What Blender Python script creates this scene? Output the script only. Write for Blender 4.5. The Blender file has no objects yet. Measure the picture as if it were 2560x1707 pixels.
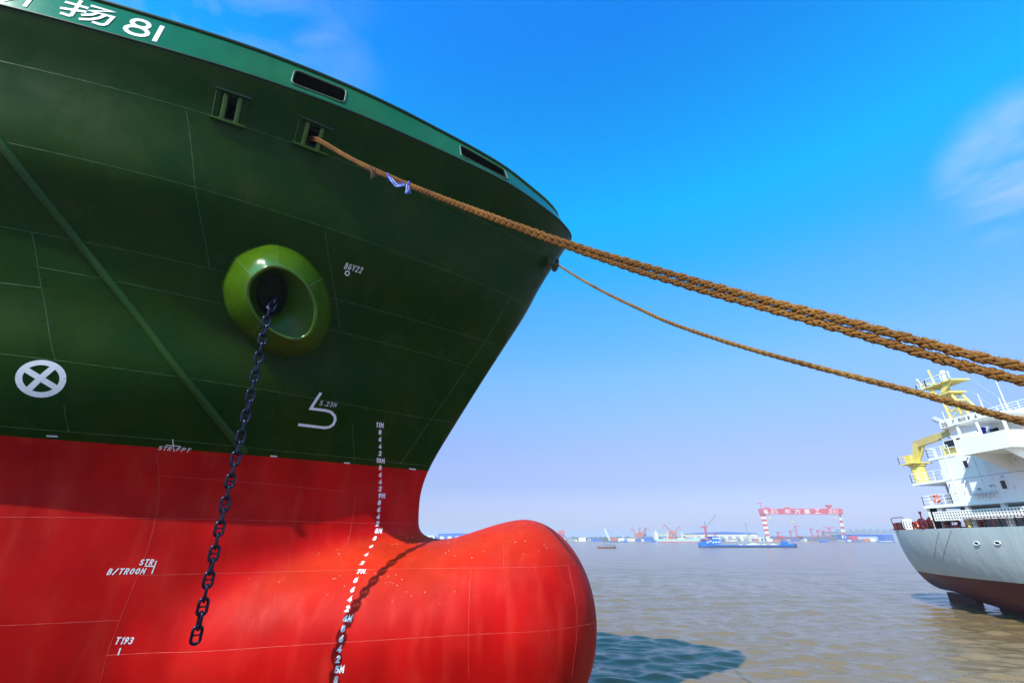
import bpy, bmesh, math, random
import numpy as np
from mathutils import Vector, Matrix
random.seed(7); np.random.seed(7)
R = math.radians
SC = bpy.context.scene
COL = SC.collection

# ------------------------------------------------------------------ camera, sky, sun
F, CZ = 1167.0, 7.77                      # focal length in pixels of the 2560 px photo, eye height
PITCH = math.atan((1347 - 853.5) / F)
WATER = 1.6
cd = bpy.data.cameras.new('camera'); cam = bpy.data.objects.new('camera', cd); COL.objects.link(cam)
cd.sensor_width = 36; cd.lens = F / 2560 * 36; cd.clip_start = 0.1; cd.clip_end = 30000
cam.location = (0, 0, CZ); cam.rotation_euler = (math.pi / 2 + PITCH, 0, 0)
SC.camera = cam

SUN_EL, SUN_AZ = R(42.5), (-0.57, -0.82)    # direction towards the sun in plan
sl = math.hypot(*SUN_AZ)
sdir = Vector((SUN_AZ[0] / sl * math.cos(SUN_EL), SUN_AZ[1] / sl * math.cos(SUN_EL), math.sin(SUN_EL)))
ld = bpy.data.lights.new('sun', 'SUN'); ld.energy = 4.3; ld.angle = R(0.5); ld.color = (1, 0.95, 0.86)
sun = bpy.data.objects.new('sun', ld); COL.objects.link(sun)
sun.rotation_euler = sdir.to_track_quat('Z', 'Y').to_euler()

W = bpy.data.worlds.new('World'); SC.world = W; W.use_nodes = True
nt = W.node_tree; nt.nodes.clear()
def nn(t, typ, **k):
    n = t.nodes.new(typ)
    for a, b in k.items(): setattr(n, a, b)
    return n
wo = nn(nt, 'ShaderNodeOutputWorld'); bg = nn(nt, 'ShaderNodeBackground')
sky = nn(nt, 'ShaderNodeTexSky', sky_type='NISHITA', sun_disc=False)
sky.sun_elevation = SUN_EL; sky.sun_rotation = math.atan2(sdir.x, sdir.y)
sky.air_density = 1.0; sky.dust_density = 0.6; sky.ozone_density = 1.5
hs = nn(nt, 'ShaderNodeHueSaturation'); hs.inputs['Saturation'].default_value = 1.45; hs.inputs['Value'].default_value = 1.0
nt.links.new(sky.outputs[0], hs.inputs['Color'])
# the air's own tint by height in the sky: cobalt overhead, cyan, then pale lilac at the horizon
tc0 = nn(nt, 'ShaderNodeTexCoord'); sz = nn(nt, 'ShaderNodeSeparateXYZ'); nt.links.new(tc0.outputs['Generated'], sz.inputs[0])
rp = nn(nt, 'ShaderNodeValToRGB'); nt.links.new(sz.outputs[2], rp.inputs[0]); E_ = rp.color_ramp.elements
GAIN = [(.0, .61, .65, 1.27), (.10, .90, .72, 1.04), (.17, 1.65, 1.03, 1.2), (.31, 3.1, 1.9, 1.7), (.45, 2.8, 2.55, 2.3), (.52, 1.0, 3.0, 2.55), (.60, .0, 3.7, 2.9), (.68, .0, 3.4, 3.1), (.83, .0, 2.6, 3.3)]
while len(E_) < len(GAIN): E_.new(.5)
for e_, g_ in zip(E_, GAIN): e_.position = g_[0]; e_.color = (g_[1] / 4, g_[2] / 4, g_[3] / 4, 1)
vm = nn(nt, 'ShaderNodeVectorMath', operation='MULTIPLY'); nt.links.new(hs.outputs[0], vm.inputs[0]); nt.links.new(rp.outputs[0], vm.inputs[1])
vs4 = nn(nt, 'ShaderNodeVectorMath', operation='SCALE'); vs4.inputs['Scale'].default_value = 4; nt.links.new(vm.outputs[0], vs4.inputs[0])
# thin clouds: noise over the sky directions, two banks in view and an unseen one behind for reflections
tc = nn(nt, 'ShaderNodeTexCoord'); mp = nn(nt, 'ShaderNodeMapping'); mp.inputs['Scale'].default_value = (2.2, 2.2, 5)
mp.inputs['Rotation'].default_value = (0.2, 0.5, 0)
no = nn(nt, 'ShaderNodeTexNoise'); no.inputs['Scale'].default_value = 2.6; no.inputs['Detail'].default_value = 8; no.inputs['Roughness'].default_value = 0.55
no.inputs['Distortion'].default_value = 0.4
nt.links.new(tc.outputs['Generated'], mp.inputs[0]); nt.links.new(mp.outputs[0], no.inputs['Vector'])
def bank(d, lo, hi, gain):
    d = Vector(d).normalized()
    dp = nn(nt, 'ShaderNodeVectorMath', operation='DOT_PRODUCT'); dp.inputs[1].default_value = d
    nt.links.new(tc.outputs['Generated'], dp.inputs[0])
    mr = nn(nt, 'ShaderNodeMapRange', interpolation_type='SMOOTHSTEP')
    mr.inputs['From Min'].default_value = lo; mr.inputs['From Max'].default_value = hi; mr.inputs['To Max'].default_value = gain
    nt.links.new(dp.outputs['Value'], mr.inputs['Value']); return mr.outputs[0]
b1 = bank((1.33, 0.90, 0.86), 0.991, 1.0, .6)
b2 = bank((-0.75, 0.72, 1.10), 0.95, 1.0, 0.3)
b3 = bank((0.9, -0.9, 0.75), 0.5, 1.0, 0.6)
def mth(op, a, b):
    m = nn(nt, 'ShaderNodeMath', operation=op)
    for i, v in enumerate((a, b)):
        if isinstance(v, (int, float)): m.inputs[i].default_value = v
        else: nt.links.new(v, m.inputs[i])
    return m.outputs[0]
nr = nn(nt, 'ShaderNodeMapRange'); nr.inputs['From Min'].default_value = 0.42; nr.inputs['From Max'].default_value = 0.72
nt.links.new(no.outputs['Fac'], nr.inputs['Value'])
cl = mth('MULTIPLY', mth('ADD', mth('ADD', b1, b2), b3), nr.outputs[0])
mx = nn(nt, 'ShaderNodeMix', data_type='RGBA'); nt.links.new(cl, mx.inputs[0])
nt.links.new(vs4.outputs[0], mx.inputs[6]); mx.inputs[7].default_value = (6.2, 6.6, 9.0, 1)
nt.links.new(mx.outputs[2], bg.inputs[0]); bg.inputs[1].default_value = 0.10
nt.links.new(bg.outputs[0], wo.inputs[0])

SC.view_settings.view_transform = 'Standard'; SC.view_settings.look = 'None'
SC.view_settings.exposure = 0.42; SC.view_settings.gamma = 1
SC.cycles.volume_bounces = 1; SC.cycles.max_bounces = 8

# ------------------------------------------------------------------ helpers
CP, SP = math.cos(PITCH), math.sin(PITCH)
def ray(px, py):
    """direction of sight used when surveying the photo (1 m = unit of forward distance below)"""
    u = 853.5 - py
    return (px - 1280, F * CP - u * SP, u * CP + F * SP)
def at_y(px, py, y):
    a, b, c = ray(px, py); k = y / b; return Vector((a * k, y, CZ + c * k))
def at_x(px, py, x):
    a, b, c = ray(px, py); k = x / a; return Vector((x, b * k, CZ + c * k))
def at_z(px, py, z):
    a, b, c = ray(px, py); k = (z - CZ) / c; return Vector((a * k, b * k, z))

def tag(o, label=None, cat=None, group=None, kind=None):
    if label: o['label'] = label
    if cat: o['category'] = cat
    if group: o['group'] = group
    if kind: o['kind'] = kind
    return o
def empty(name, loc=(0, 0, 0), label=None, cat=None, group=None, rz=0):
    o = bpy.data.objects.new(name, None); COL.objects.link(o); o.location = loc; o.rotation_euler = (0, 0, rz)
    o.empty_display_size = 0.3
    return tag(o, label, cat, group)

class MB:
    def __init__(s): s.v = []; s.f = []; s.m = []; s.sm = []
    def add(s, vs, fs, m=0, smooth=False):
        n = len(s.v); s.v += [tuple(p) for p in vs]
        for f in fs: s.f.append(tuple(n + i for i in f)); s.m.append(m); s.sm.append(smooth)
        return s
    def box(s, a, b, m=0):
        (x0, y0, z0), (x1, y1, z1) = a, b
        return s.add([(x0, y0, z0), (x1, y0, z0), (x1, y1, z0), (x0, y1, z0), (x0, y0, z1), (x1, y0, z1), (x1, y1, z1), (x0, y1, z1)],
                     [(0, 3, 2, 1), (4, 5, 6, 7), (0, 1, 5, 4), (1, 2, 6, 5), (2, 3, 7, 6), (3, 0, 4, 7)], m)
    def tube(s, pts, r, n=8, m=0, caps=True, smooth=True, closed=False):
        pts = [Vector(p) for p in pts]; N = len(pts)
        rr = r if isinstance(r, (list, tuple)) else [r] * N
        vs = []; prev = None
        for i, p in enumerate(pts):
            if closed: t = pts[(i + 1) % N] - pts[i - 1]
            else: t = pts[min(i + 1, N - 1)] - pts[max(i - 1, 0)]
            t.normalize()
            if prev is None:
                a = Vector((0, 0, 1)) if abs(t.z) < 0.9 else Vector((1, 0, 0)); u = t.cross(a).normalized()
            else:
                u = (prev - t * prev.dot(t)).normalized()
            prev = u; w = t.cross(u)
            for k in range(n):
                th = 2 * math.pi * k / n
                vs.append(p + (u * math.cos(th) + w * math.sin(th)) * rr[i])
        fs = []
        for i in range(N if closed else N - 1):
            j = (i + 1) % N
            for k in range(n):
                l = (k + 1) % n
                fs.append((i * n + k, i * n + l, j * n + l, j * n + k))
        s.add(vs, fs, m, smooth)
        if caps and not closed:
            s.add(vs[:n], [tuple(range(n - 1, -1, -1))], m); s.add(vs[-n:], [tuple(range(n))], m)
        return s
    def bar(s, a, b, w, h=None, m=0):
        """square bar from a to b"""
        a, b = Vector(a), Vector(b); h = h or w; t = (b - a).normalized()
        up = Vector((0, 0, 1)) if abs(t.z) < 0.95 else Vector((1, 0, 0))
        u = t.cross(up).normalized() * w / 2; v = u.cross(t).normalized() * h / 2
        vs = [a - u - v, a + u - v, a + u + v, a - u + v, b - u - v, b + u - v, b + u + v, b - u + v]
        return s.add(vs, [(0, 3, 2, 1), (4, 5, 6, 7), (0, 1, 5, 4), (1, 2, 6, 5), (2, 3, 7, 6), (3, 0, 4, 7)], m)
    def loft(s, loops, m=0, smooth=True, closed=True):
        n = len(loops[0]); vs = [p for l in loops for p in l]; fs = []
        for i in range(len(loops) - 1):
            for k in range(n if closed else n - 1):
                l = (k + 1) % n; fs.append((i * n + k, i * n + l, (i + 1) * n + l, (i + 1) * n + k))
        return s.add(vs, fs, m, smooth)
    def poly(s, pts, m=0): return s.add(pts, [tuple(range(len(pts)))], m)
    def prism(s, pts, d, m=0):
        """pts: planar loop, d: extrusion vector"""
        n = len(pts); d = Vector(d); pts = [Vector(p) for p in pts]
        vs = pts + [p + d for p in pts]
        fs = [tuple(range(n)), tuple(range(2 * n - 1, n - 1, -1))] + [(i, i + n, (i + 1) % n + n, (i + 1) % n) for i in range(n)]
        return s.add(vs, fs, m)
    def build(s, name, mats, parent=None, fix=True):
        me = bpy.data.meshes.new(name); me.from_pydata(s.v, [], s.f)
        if not isinstance(mats, (list, tuple)): mats = [mats]
        for m in mats: me.materials.append(m)
        me.polygons.foreach_set('material_index', s.m); me.polygons.foreach_set('use_smooth', s.sm); me.update()
        if fix:
            bm = bmesh.new(); bm.from_mesh(me); bmesh.ops.recalc_face_normals(bm, faces=bm.faces[:]); bm.to_mesh(me); bm.free()
        o = bpy.data.objects.new(name, me); COL.objects.link(o)
        if parent: o.parent = parent; o.matrix_parent_inverse = parent_inv(parent)
        return o
def parent_inv(p):
    M = Matrix.Identity(4); q = p
    chain = []
    while q: chain.append(q); q = q.parent
    for q in reversed(chain): M = M @ q.matrix_parent_inverse @ Matrix.LocRotScale(q.location, q.rotation_euler, q.scale)
    return M.inverted()

def mat(name, col, rough=0.5, metal=0.0, noise=0.0, nscale=6.0, bump=0.0, bscale=20.0, spec=0.5, coat=0.0, stretch=(1, 1, 1), emit=None, col2=None):
    m = bpy.data.materials.new(name); m.use_nodes = True; t = m.node_tree; p = t.nodes['Principled BSDF']
    p.inputs['Base Color'].default_value = (*col, 1); p.inputs['Roughness'].default_value = rough; p.inputs['Metallic'].default_value = metal
    p.inputs['Specular IOR Level'].default_value = spec; p.inputs['Coat Weight'].default_value = coat
    if noise or bump or col2:
        co = nn(t, 'ShaderNodeTexCoord'); ma = nn(t, 'ShaderNodeMapping'); ma.inputs['Scale'].default_value = stretch
        t.links.new(co.outputs['Object'], ma.inputs[0])
    if noise or col2:
        n = nn(t, 'ShaderNodeTexNoise'); n.inputs['Scale'].default_value = nscale; n.inputs['Detail'].default_value = 6
        t.links.new(ma.outputs[0], n.inputs['Vector'])
        x = nn(t, 'ShaderNodeMix', data_type='RGBA')
        rmp = nn(t, 'ShaderNodeMapRange'); rmp.inputs['From Min'].default_value = 0.3; rmp.inputs['From Max'].default_value = 0.7
        t.links.new(n.outputs['Fac'], rmp.inputs['Value']); t.links.new(rmp.outputs[0], x.inputs[0])
        c2 = col2 or tuple(c * (1 + noise) for c in col); c1 = col if col2 else tuple(c * (1 - noise) for c in col)
        x.inputs[6].default_value = (*c1, 1); x.inputs[7].default_value = (*c2, 1)
        t.links.new(x.outputs[2], p.inputs['Base Color'])
    if bump:
        n2 = nn(t, 'ShaderNodeTexNoise'); n2.inputs['Scale'].default_value = bscale; n2.inputs['Detail'].default_value = 4
        t.links.new(ma.outputs[0], n2.inputs['Vector'])
        b = nn(t, 'ShaderNodeBump'); b.inputs['Strength'].default_value = 1; b.inputs['Distance'].default_value = bump
        t.links.new(n2.outputs['Fac'], b.inputs['Height']); t.links.new(b.outputs[0], p.inputs['Normal'])
    return m

# ------------------------------------------------------------------ the big ship's hull: a smooth field fitted to its lines
YC = 15.75; KN = 18.9
def pchip(xs, ys, q):
    xs = np.asarray(xs, float); ys = np.asarray(ys, float); h = np.diff(xs); dl = np.diff(ys, axis=0)
    hh = h.reshape((-1,) + (1,) * (ys.ndim - 1)); dl = dl / hh
    d = np.zeros_like(ys); d[0] = dl[0]; d[-1] = dl[-1]
    w1 = 2 * hh[1:] + hh[:-1]; w2 = hh[1:] + 2 * hh[:-1]
    with np.errstate(divide='ignore', invalid='ignore'):
        mid = (w1 + w2) / (w1 / dl[:-1] + w2 / dl[1:])
    d[1:-1] = np.where(dl[:-1] * dl[1:] > 0, mid, 0)
    q = np.clip(q, xs[0], xs[-1]); i = np.clip(np.searchsorted(xs, q) - 1, 0, len(h) - 1)
    t = ((q - xs[i]) / h[i]).reshape((-1,) + (1,) * (ys.ndim - 1)); H = h[i].reshape(t.shape)
    return (2*t**3-3*t**2+1)*ys[i] + (t**3-2*t**2+t)*H*d[i] + (-2*t**3+3*t**2)*ys[i+1] + (t**3-t**2)*H*d[i+1]
STEM = [(0, -2.9), (6, -2.9), (8, -2.93), (8.5, -2.97), (9, -2.97), (9.5, -2.87), (9.97, -2.70), (10.4, -2.48), (11.4, -1.92), (12.8, -1.12),
        (14.15, -.33), (15.7, .57), (16.6, 1.0), (17.7, 1.64), (18.9, 2.38), (20, 3.0)]
LEV = {
 18.9: [.1,.46,.26,.75,.73,1.48,1.35,2.14,2.44,3.27,4.13,4.44,5.39,5.25,7,6.25,8.5,7.0,9.6,7.49,11.8,8.31,13.9,9.02,17,9.85,21,10.6,28,11.2],
 17.74: [.1,.3,.56,.9,1.7,1.98,3.2,3.17,4.57,4.18,5.8,5.02,7.66,6.13,9.4,7.03,11.8,8.0,13.2,8.48,17,9.5,21,10.4,28,11.1],
 15.76: [.1,.25,.6,.85,1.7,1.85,3.5,3.32,4.9,4.38,6.6,5.5,8.4,6.61,11.6,8.04,15,9.2,20,10.3,28,11],
 14.15: [.1,.2,.67,.68,1.6,1.4,2.7,2.25,4.9,3.82,7.2,5.22,8.5,5.95,10,6.66,11.1,7.14,15,8.7,19,9.9,28,10.8],
 12.8: [.1,.17,.7,.58,2,1.58,4,2.98,6.5,4.7,8.5,5.9,11,7.05,15,8.6,28,10.6],
 11.4: [.1,.16,.7,.52,2.2,1.70,3.1,2.5,4.3,3.5,6,4.75,8.2,6.05,9,6.45,12,7.8,16,9.1,28,10.5],
 10.0: [.1,.15,.7,.5,1.35,1.1,1.64,1.32,3.6,2.72,4.5,3.42,5.8,4.35,7.2,5.2,8.15,5.8,11,7.3,15,8.8,28,10.4],
 9.35: [.1,.14,.7,.45,1.25,.85,1.5,1.0,3,2.1,4.8,3.3,6,4.0,7.6,4.95,8.2,5.3,11,6.9,15,8.6,28,10.4],
 9.0: [.1,.14,.5,.36,1.08,.7,3,1.95,5,3.25,6,3.85,8.2,5.15,11,6.7,15,8.5,28,10.4],
 8.0: [.1,.14,1.08,.6,3,1.75,5,3.1,6.1,3.75,8,4.95,11,6.4,15,8.3,28,10.4],
 6.5: [.1,.14,1.1,.5,3,1.6,5,3.0,6.1,3.65,8,4.85,11,6.3,15,8.2,28,10.4],
 5.0: [.1,.1,1.1,.4,3,1.3,5,2.8,6.1,3.4,8,4.6,11,6.1,15,8,28,10.3],
 0.0: [.1,.1,1.1,.2,3,.5,5,1,6.1,1.5,8,2.6,11,4.2,15,6.5,28,9]}
DA, DZ = 0.1, 0.1
AG = np.arange(-3, 30.01, DA); ZG = np.arange(0, 20.01, DZ)
rows = []; zl = sorted(LEV)
for z in zl:
    p = np.array(LEV[z]).reshape(-1, 2); a = np.r_[0, p[:, 0]]; g = np.r_[0, p[:, 1] ** 2]
    v = pchip(a, g, np.maximum(AG, 0)); s0 = g[1] / a[1]; v = np.where(AG < 0, s0 * AG, v); rows.append(v)
GT = pchip(zl, np.array(rows), ZG)
def blur(T, ax, sig, pow_=1):
    k = np.arange(-int(3 * sig), int(3 * sig) + 1); w = np.exp(-k ** 2 / (2 * sig ** 2)); w /= w.sum()
    P = [(0, 0), (0, 0)]; P[ax] = (len(k) // 2, len(k) // 2); Q = np.pad(T, P, mode='reflect', reflect_type='odd'); out = 0
    for i, c in enumerate(w): out = out + c * (Q[i:i + T.shape[0], :] if ax == 0 else Q[:, i:i + T.shape[1]])
    return out
GT = blur(GT, 0, 3.5); GT = blur(GT, 1, 2.0)
# smooth G away from the stem where the sampled lines are uneven
G2 = blur(GT, 1, 7); wgt = np.clip((AG - 1.2) / 2, 0, 1)[None, :]; GT = GT * (1 - wgt) + G2 * wgt
XS = pchip([s[0] for s in STEM], np.array([s[1] for s in STEM]), ZG); XS = blur(XS[:, None], 0, 2.5)[:, 0]
def cub(T, f, n):
    i = np.clip(np.floor(f).astype(int), 1, n - 3); t = f - i
    return i, (-.5*t+t*t-.5*t**3, 1-2.5*t*t+1.5*t**3, .5*t+2*t*t-1.5*t**3, -.5*t*t+.5*t**3)
def Gf(x, z):
    zi, wz = cub(None, z / DZ, len(ZG)); xs = sum(wz[k] * XS[zi - 1 + k] for k in range(4))
    ai, wa = cub(None, (xs - x + 3) / DA, len(AG)); out = 0
    for j in range(4):
        r = 0
        for k in range(4): r = r + wa[k] * GT[zi - 1 + j, ai - 1 + k]
        out = out + wz[j] * r
    return out
BX = [-24, -12, -8, -6, -4, -2.1, -1, .24, 3.5]
BZC = [4.8, 5.0, 5.1, 5.1, 5.1, 5.25, 5.42, 5.6, 5.65]; BH = [2.4, 2.5, 2.6, 2.65, 2.66, 2.48, 2.62, 2.75, 2.75]
BW = [3.2, 3.2, 3.15, 3.05, 2.85, 2.66, 2.58, 2.45, 2.4]
XR = np.arange(-25, 3.6, 0.05)
TZC, TH, TW = [blur(pchip(BX, np.array(v), XR)[:, None], 0, 8)[:, 0] for v in (BZC, BH, BW)]
def bulb(x, d, z):
    xc = np.clip(x, -24, 3.4); zc, h, w = [np.interp(xc, XR, T) for T in (TZC, TH, TW)]
    xp = np.maximum(x - .24, 0); L = 2.2
    q = np.sqrt((d / w) ** 2 + ((z - zc) / h) ** 2 + (xp / L) ** 2 + 1e-9)
    gr = np.sqrt((d / w ** 2) ** 2 + ((z - zc) / h ** 2) ** 2 + (xp / L ** 2) ** 2) / q + 1e-3
    return (q - 1) / gr
def field(x, d, z, G=None):
    if G is None: G = Gf(x, z)
    d = np.abs(d)
    fh = (d * d - G) / (d + np.sqrt(np.maximum(G, 0)) + 0.35)
    fb = bulb(x, d, z); k = 0.55
    h = np.clip(0.5 + 0.5 * (fb - fh) / k, 0, 1)
    return fb * (1 - h) + fh * h - k * h * (1 - h)
def hb(x, z):
    """half breadth of the finished hull at (x, z)"""
    x = np.atleast_1d(np.asarray(x, float)); z = np.atleast_1d(np.asarray(z, float)); x, z = np.broadcast_arrays(x, z)
    G = Gf(x, z); lo = np.zeros(x.shape); hi = np.full(x.shape, 13.)
    for _ in range(26):
        m = (lo + hi) / 2; ins = field(x, m, z, G) < 0; lo = np.where(ins, m, lo); hi = np.where(ins, hi, m)
    return (lo + hi) / 2
def hull_point(x, z, off=0.0):
    y = YC - hb([x], [z])[0]; e = .03
    if off:
        yx = (hb([x + e], [z])[0] - hb([x - e], [z])[0]) / (2 * e); yz = (hb([x], [z + e])[0] - hb([x], [z - e])[0]) / (2 * e)
        n = Vector((-yx, -1, -yz)).normalized(); n = Vector((n.x, n.y, n.z))
        return Vector((x, y, z)) + n * off
    return Vector((x, y, z))
def hull_normal(x, z):
    e = .04; yx = (hb([x + e], [z])[0] - hb([x - e], [z])[0]) / (2 * e); yz = (hb([x], [z + e])[0] - hb([x], [z - e])[0]) / (2 * e)
    return Vector((-yx, -1, -yz)).normalized()
def hull_hit(px, py):
    a, b, c = ray(px, py); ys = np.arange(5, 16.2, .04); x = a / b * ys; z = CZ + c / b * ys
    ok = (z > .5) & (z < 19.5); f = np.where(ok, field(x, YC - ys, np.clip(z, .3, 19.6)), 1.); i = np.argmax(f < 0)
    if f[i] >= 0: i = int(np.argmin(f)); return Vector((x[i], ys[i], z[i]))
    lo, hi = ys[i - 1], ys[i]
    for _ in range(20):
        m = (lo + hi) / 2
        if field(np.array([a / b * m]), np.array([YC - m]), np.array([CZ + c / b * m]))[0] < 0: hi = m
        else: lo = m
    return Vector((a / b * hi, hi, CZ + c / b * hi))

def hull_mesh():
    h = 0.1; X = np.arange(-23.0, 2.9, h); D = np.arange(-11.95, 12.0, h); Z = np.arange(0.5, 19.1, h)
    GX = Gf(*[q.ravel() for q in np.meshgrid(X, Z, indexing='ij')]).reshape(len(X), 1, len(Z))
    V = np.empty((len(X), len(D), len(Z)), np.float32)
    for i in range(0, len(X), 20):
        V[i:i+20] = field(X[i:i+20, None, None], D[None, :, None], Z[None, None, :], GX[i:i+20])
    S = V < 0
    cell = np.zeros(tuple(n - 1 for n in V.shape), bool); P = np.zeros(cell.shape + (3,), np.float32); cnt = np.zeros(cell.shape, np.float32)
    nx, ny, nz = cell.shape
    offs = [(0,0,0),(1,0,0),(0,1,0),(0,0,1),(1,1,0),(1,0,1),(0,1,1),(1,1,1)]
    sub = lambda A, o: A[o[0]:o[0]+nx, o[1]:o[1]+ny, o[2]:o[2]+nz]
    cnt8 = sum(sub(S, o).astype(np.int8) for o in offs); cell = (cnt8 > 0) & (cnt8 < 8)
    idx = np.argwhere(cell); ids = -np.ones(cell.shape, np.int32); ids[cell] = np.arange(len(idx))
    acc = np.zeros((len(idx), 3)); c = np.zeros(len(idx))
    for a in offs:
        for ax in range(3):
            if a[ax]: continue
            b = list(a); b[ax] = 1; A = idx + a; B = idx + b
            va = V[A[:,0],A[:,1],A[:,2]]; vb = V[B[:,0],B[:,1],B[:,2]]; m = (va < 0) != (vb < 0)
            t = np.where(m, va / (va - vb + 1e-12), 0); p = A + (B - A) * t[:, None]; acc += np.where(m[:, None], p, 0); c += m
    p = acc / c[:, None]; pts = np.stack([X[0] + p[:,0]*h, D[0] + p[:,1]*h, Z[0] + p[:,2]*h], 1)
    def grad(p):
        e = .02; g = []
        for ax in range(3):
            d = np.zeros(3); d[ax] = e; q, r = p + d, p - d
            g.append((field(q[:,0],q[:,1],q[:,2]) - field(r[:,0],r[:,1],r[:,2])) / (2*e))
        return np.stack(g, 1)
    for _ in range(4):
        g = grad(pts); f = field(pts[:,0], pts[:,1], pts[:,2]); st = f / (np.sum(g*g, 1) + 1e-6)
        pts = pts - g * np.clip(st, -.08, .08)[:, None]
    nor = grad(pts); nor /= np.linalg.norm(nor, axis=1)[:, None] + 1e-9
    quads = []
    for ax in range(3):
        o1, o2 = [(1,2),(2,0),(0,1)][ax]
        sl = [slice(1,-1)]*3; sl[ax] = slice(0, V.shape[ax]-1); A = S[tuple(sl)]
        sl2 = list(sl); sl2[ax] = slice(1, V.shape[ax]); Bm = S[tuple(sl2)]
        e = np.argwhere(A != Bm); 
        if not len(e): continue
        fl = A[e[:,0],e[:,1],e[:,2]]; base = e.copy(); base[:, o1] += 1; base[:, o2] += 1
        q = []
        for du, dv in ((0,0),(-1,0),(-1,-1),(0,-1)):
            r = base.copy(); r[:, o1] += du; r[:, o2] += dv; q.append(ids[r[:,0],r[:,1],r[:,2]])
        q = np.stack(q, 1); q[~fl] = q[~fl][:, ::-1]; quads.append(q)
    quads = np.concatenate(quads); quads = quads[(quads >= 0).all(1)]
    pts[:, 1] += YC
    return pts, nor, quads

def ngrad(T, n=3): return T
# paint of the big ship: green topsides, red below the boot line; scuffs, dust, stains
def hull_paint():
    m = bpy.data.materials.new('hull_paint'); m.use_nodes = True; t = m.node_tree; p = t.nodes['Principled BSDF']; L = t.links.new
    g = nn(t, 'ShaderNodeNewGeometry'); sp = nn(t, 'ShaderNodeSeparateXYZ'); L(g.outputs['Position'], sp.inputs[0])
    def noise(scale, detail=5, st=(1, 1, 1), rough=.5, off=(0, 0, 0)):
        ma = nn(t, 'ShaderNodeMapping'); ma.inputs['Scale'].default_value = st; ma.inputs['Location'].default_value = off; L(g.outputs['Position'], ma.inputs[0])
        n = nn(t, 'ShaderNodeTexNoise'); n.inputs['Scale'].default_value = scale; n.inputs['Detail'].default_value = detail; n.inputs['Roughness'].default_value = rough
        L(ma.outputs[0], n.inputs['Vector']); return n.outputs['Fac']
    def rng(v, a, b, c=0., d=1.):
        r = nn(t, 'ShaderNodeMapRange', interpolation_type='SMOOTHSTEP'); r.inputs['From Min'].default_value = a; r.inputs['From Max'].default_value = b
        r.inputs['To Min'].default_value = c; r.inputs['To Max'].default_value = d; L(v, r.inputs['Value']); return r.outputs[0]
    def mix(f, a, b):
        x = nn(t, 'ShaderNodeMix', data_type='RGBA')
        if isinstance(f, float): x.inputs[0].default_value = f
        else: L(f, x.inputs[0])
        for i, c in ((6, a), (7, b)):
            if isinstance(c, tuple): x.inputs[i].default_value = (*c, 1)
            else: L(c, x.inputs[i])
        return x.outputs[2]
    def mul(a, b):
        k = nn(t, 'ShaderNodeMath', operation='MULTIPLY'); L(a, k.inputs[0])
        if isinstance(b, float): k.inputs[1].default_value = b
        else: L(b, k.inputs[1])
        return k.outputs[0]
    green = mix(rng(noise(.7, 6), .35, .65), (.005, .032, .0005), (.014, .038, .0005))
    green = mix(mul(rng(noise(1.6, 5, (1, 1, .25), off=(9, 2, 4)), .58, .78), .45), green, (.03, .05, .01))
    red = mix(rng(noise(.8, 6, (1, 1, .6)), .3, .7), (.38, .002, .001), (.54, .003, .002))
    red = mix(mul(rng(noise(2.2, 7, (1.2, 1.2, .12), .6), .48, .75), .3), red, (.66, .05, .03))       # vertical chalky streaks
    red = mix(mul(rng(noise(.9, 4, off=(3, 7, 1)), .45, .7), .25), red, (.58, .03, .02))
    # bird droppings and splashes on the upper side of the bulb, dust that lies where the surface looks up
    nz = nn(t, 'ShaderNodeSeparateXYZ'); L(g.outputs['Normal'], nz.inputs[0])
    up = rng(nz.outputs[2], .25, .95)
    vo = nn(t, 'ShaderNodeTexVoronoi'); vo.inputs['Scale'].default_value = 6.5; vo.inputs['Randomness'].default_value = 1; L(g.outputs['Position'], vo.inputs['Vector'])
    spot = mul(mul(rng(vo.outputs['Distance'], .16, .08), rng(noise(1.3, 2), .5, .6)), up)
    red = mix(mul(up, .22), red, (.64, .10, .02)); red = mix(mul(spot, .8), red, (.78, .50, .36))
    isred = nn(t, 'ShaderNodeMath', operation='LESS_THAN'); L(sp.outputs[2], isred.inputs[0]); isred.inputs[1].default_value = 9.82
    c = mix(isred.outputs[0], green, red); L(c, p.inputs['Base Color'])
    ro = nn(t, 'ShaderNodeMix'); L(isred.outputs[0], ro.inputs[0])
    L(rng(noise(1.1, 5, off=(1, 1, 1)), .3, .7, .2, .34), ro.inputs[2]); L(rng(noise(2, 5, (1, 1, .3)), .3, .7, .48, .62), ro.inputs[3])
    L(ro.outputs[0], p.inputs['Roughness']); p.inputs['Specular IOR Level'].default_value = .10
    # plating: long waves between frames, orange peel, faint brush lines
    b1 = nn(t, 'ShaderNodeBump'); b1.inputs['Distance'].default_value = .05; b1.inputs['Strength'].default_value = .6; L(noise(.9, 2, (1.3, 1, .8)), b1.inputs['Height'])
    b2 = nn(t, 'ShaderNodeBump'); b2.inputs['Distance'].default_value = .0012; b2.inputs['Strength'].default_value = .7; L(noise(22, 4), b2.inputs['Height']); L(b1.outputs[0], b2.inputs['Normal'])
    b3 = nn(t, 'ShaderNodeBump'); b3.inputs['Distance'].default_value = .0015; b3.inputs['Strength'].default_value = .6; L(noise(30, 2, (1, 1, .04)), b3.inputs['Height']); L(b2.outputs[0], b3.inputs['Normal'])
    L(b3.outputs[0], p.inputs['Normal'])
    return m
M_HULL = hull_paint()
M_GREEN = mat('green_gloss_paint', (.048, .108, .002), .14, noise=.12, nscale=3, bump=.0012, bscale=14)
M_BAND = mat('bulwark_green_sky_sheen', (.010, .105, .018), .14, spec=.32, noise=.15, nscale=2, bump=.004, bscale=1.6)  # green brighter than the hull's, the sky's reflection put into the base colour
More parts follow.
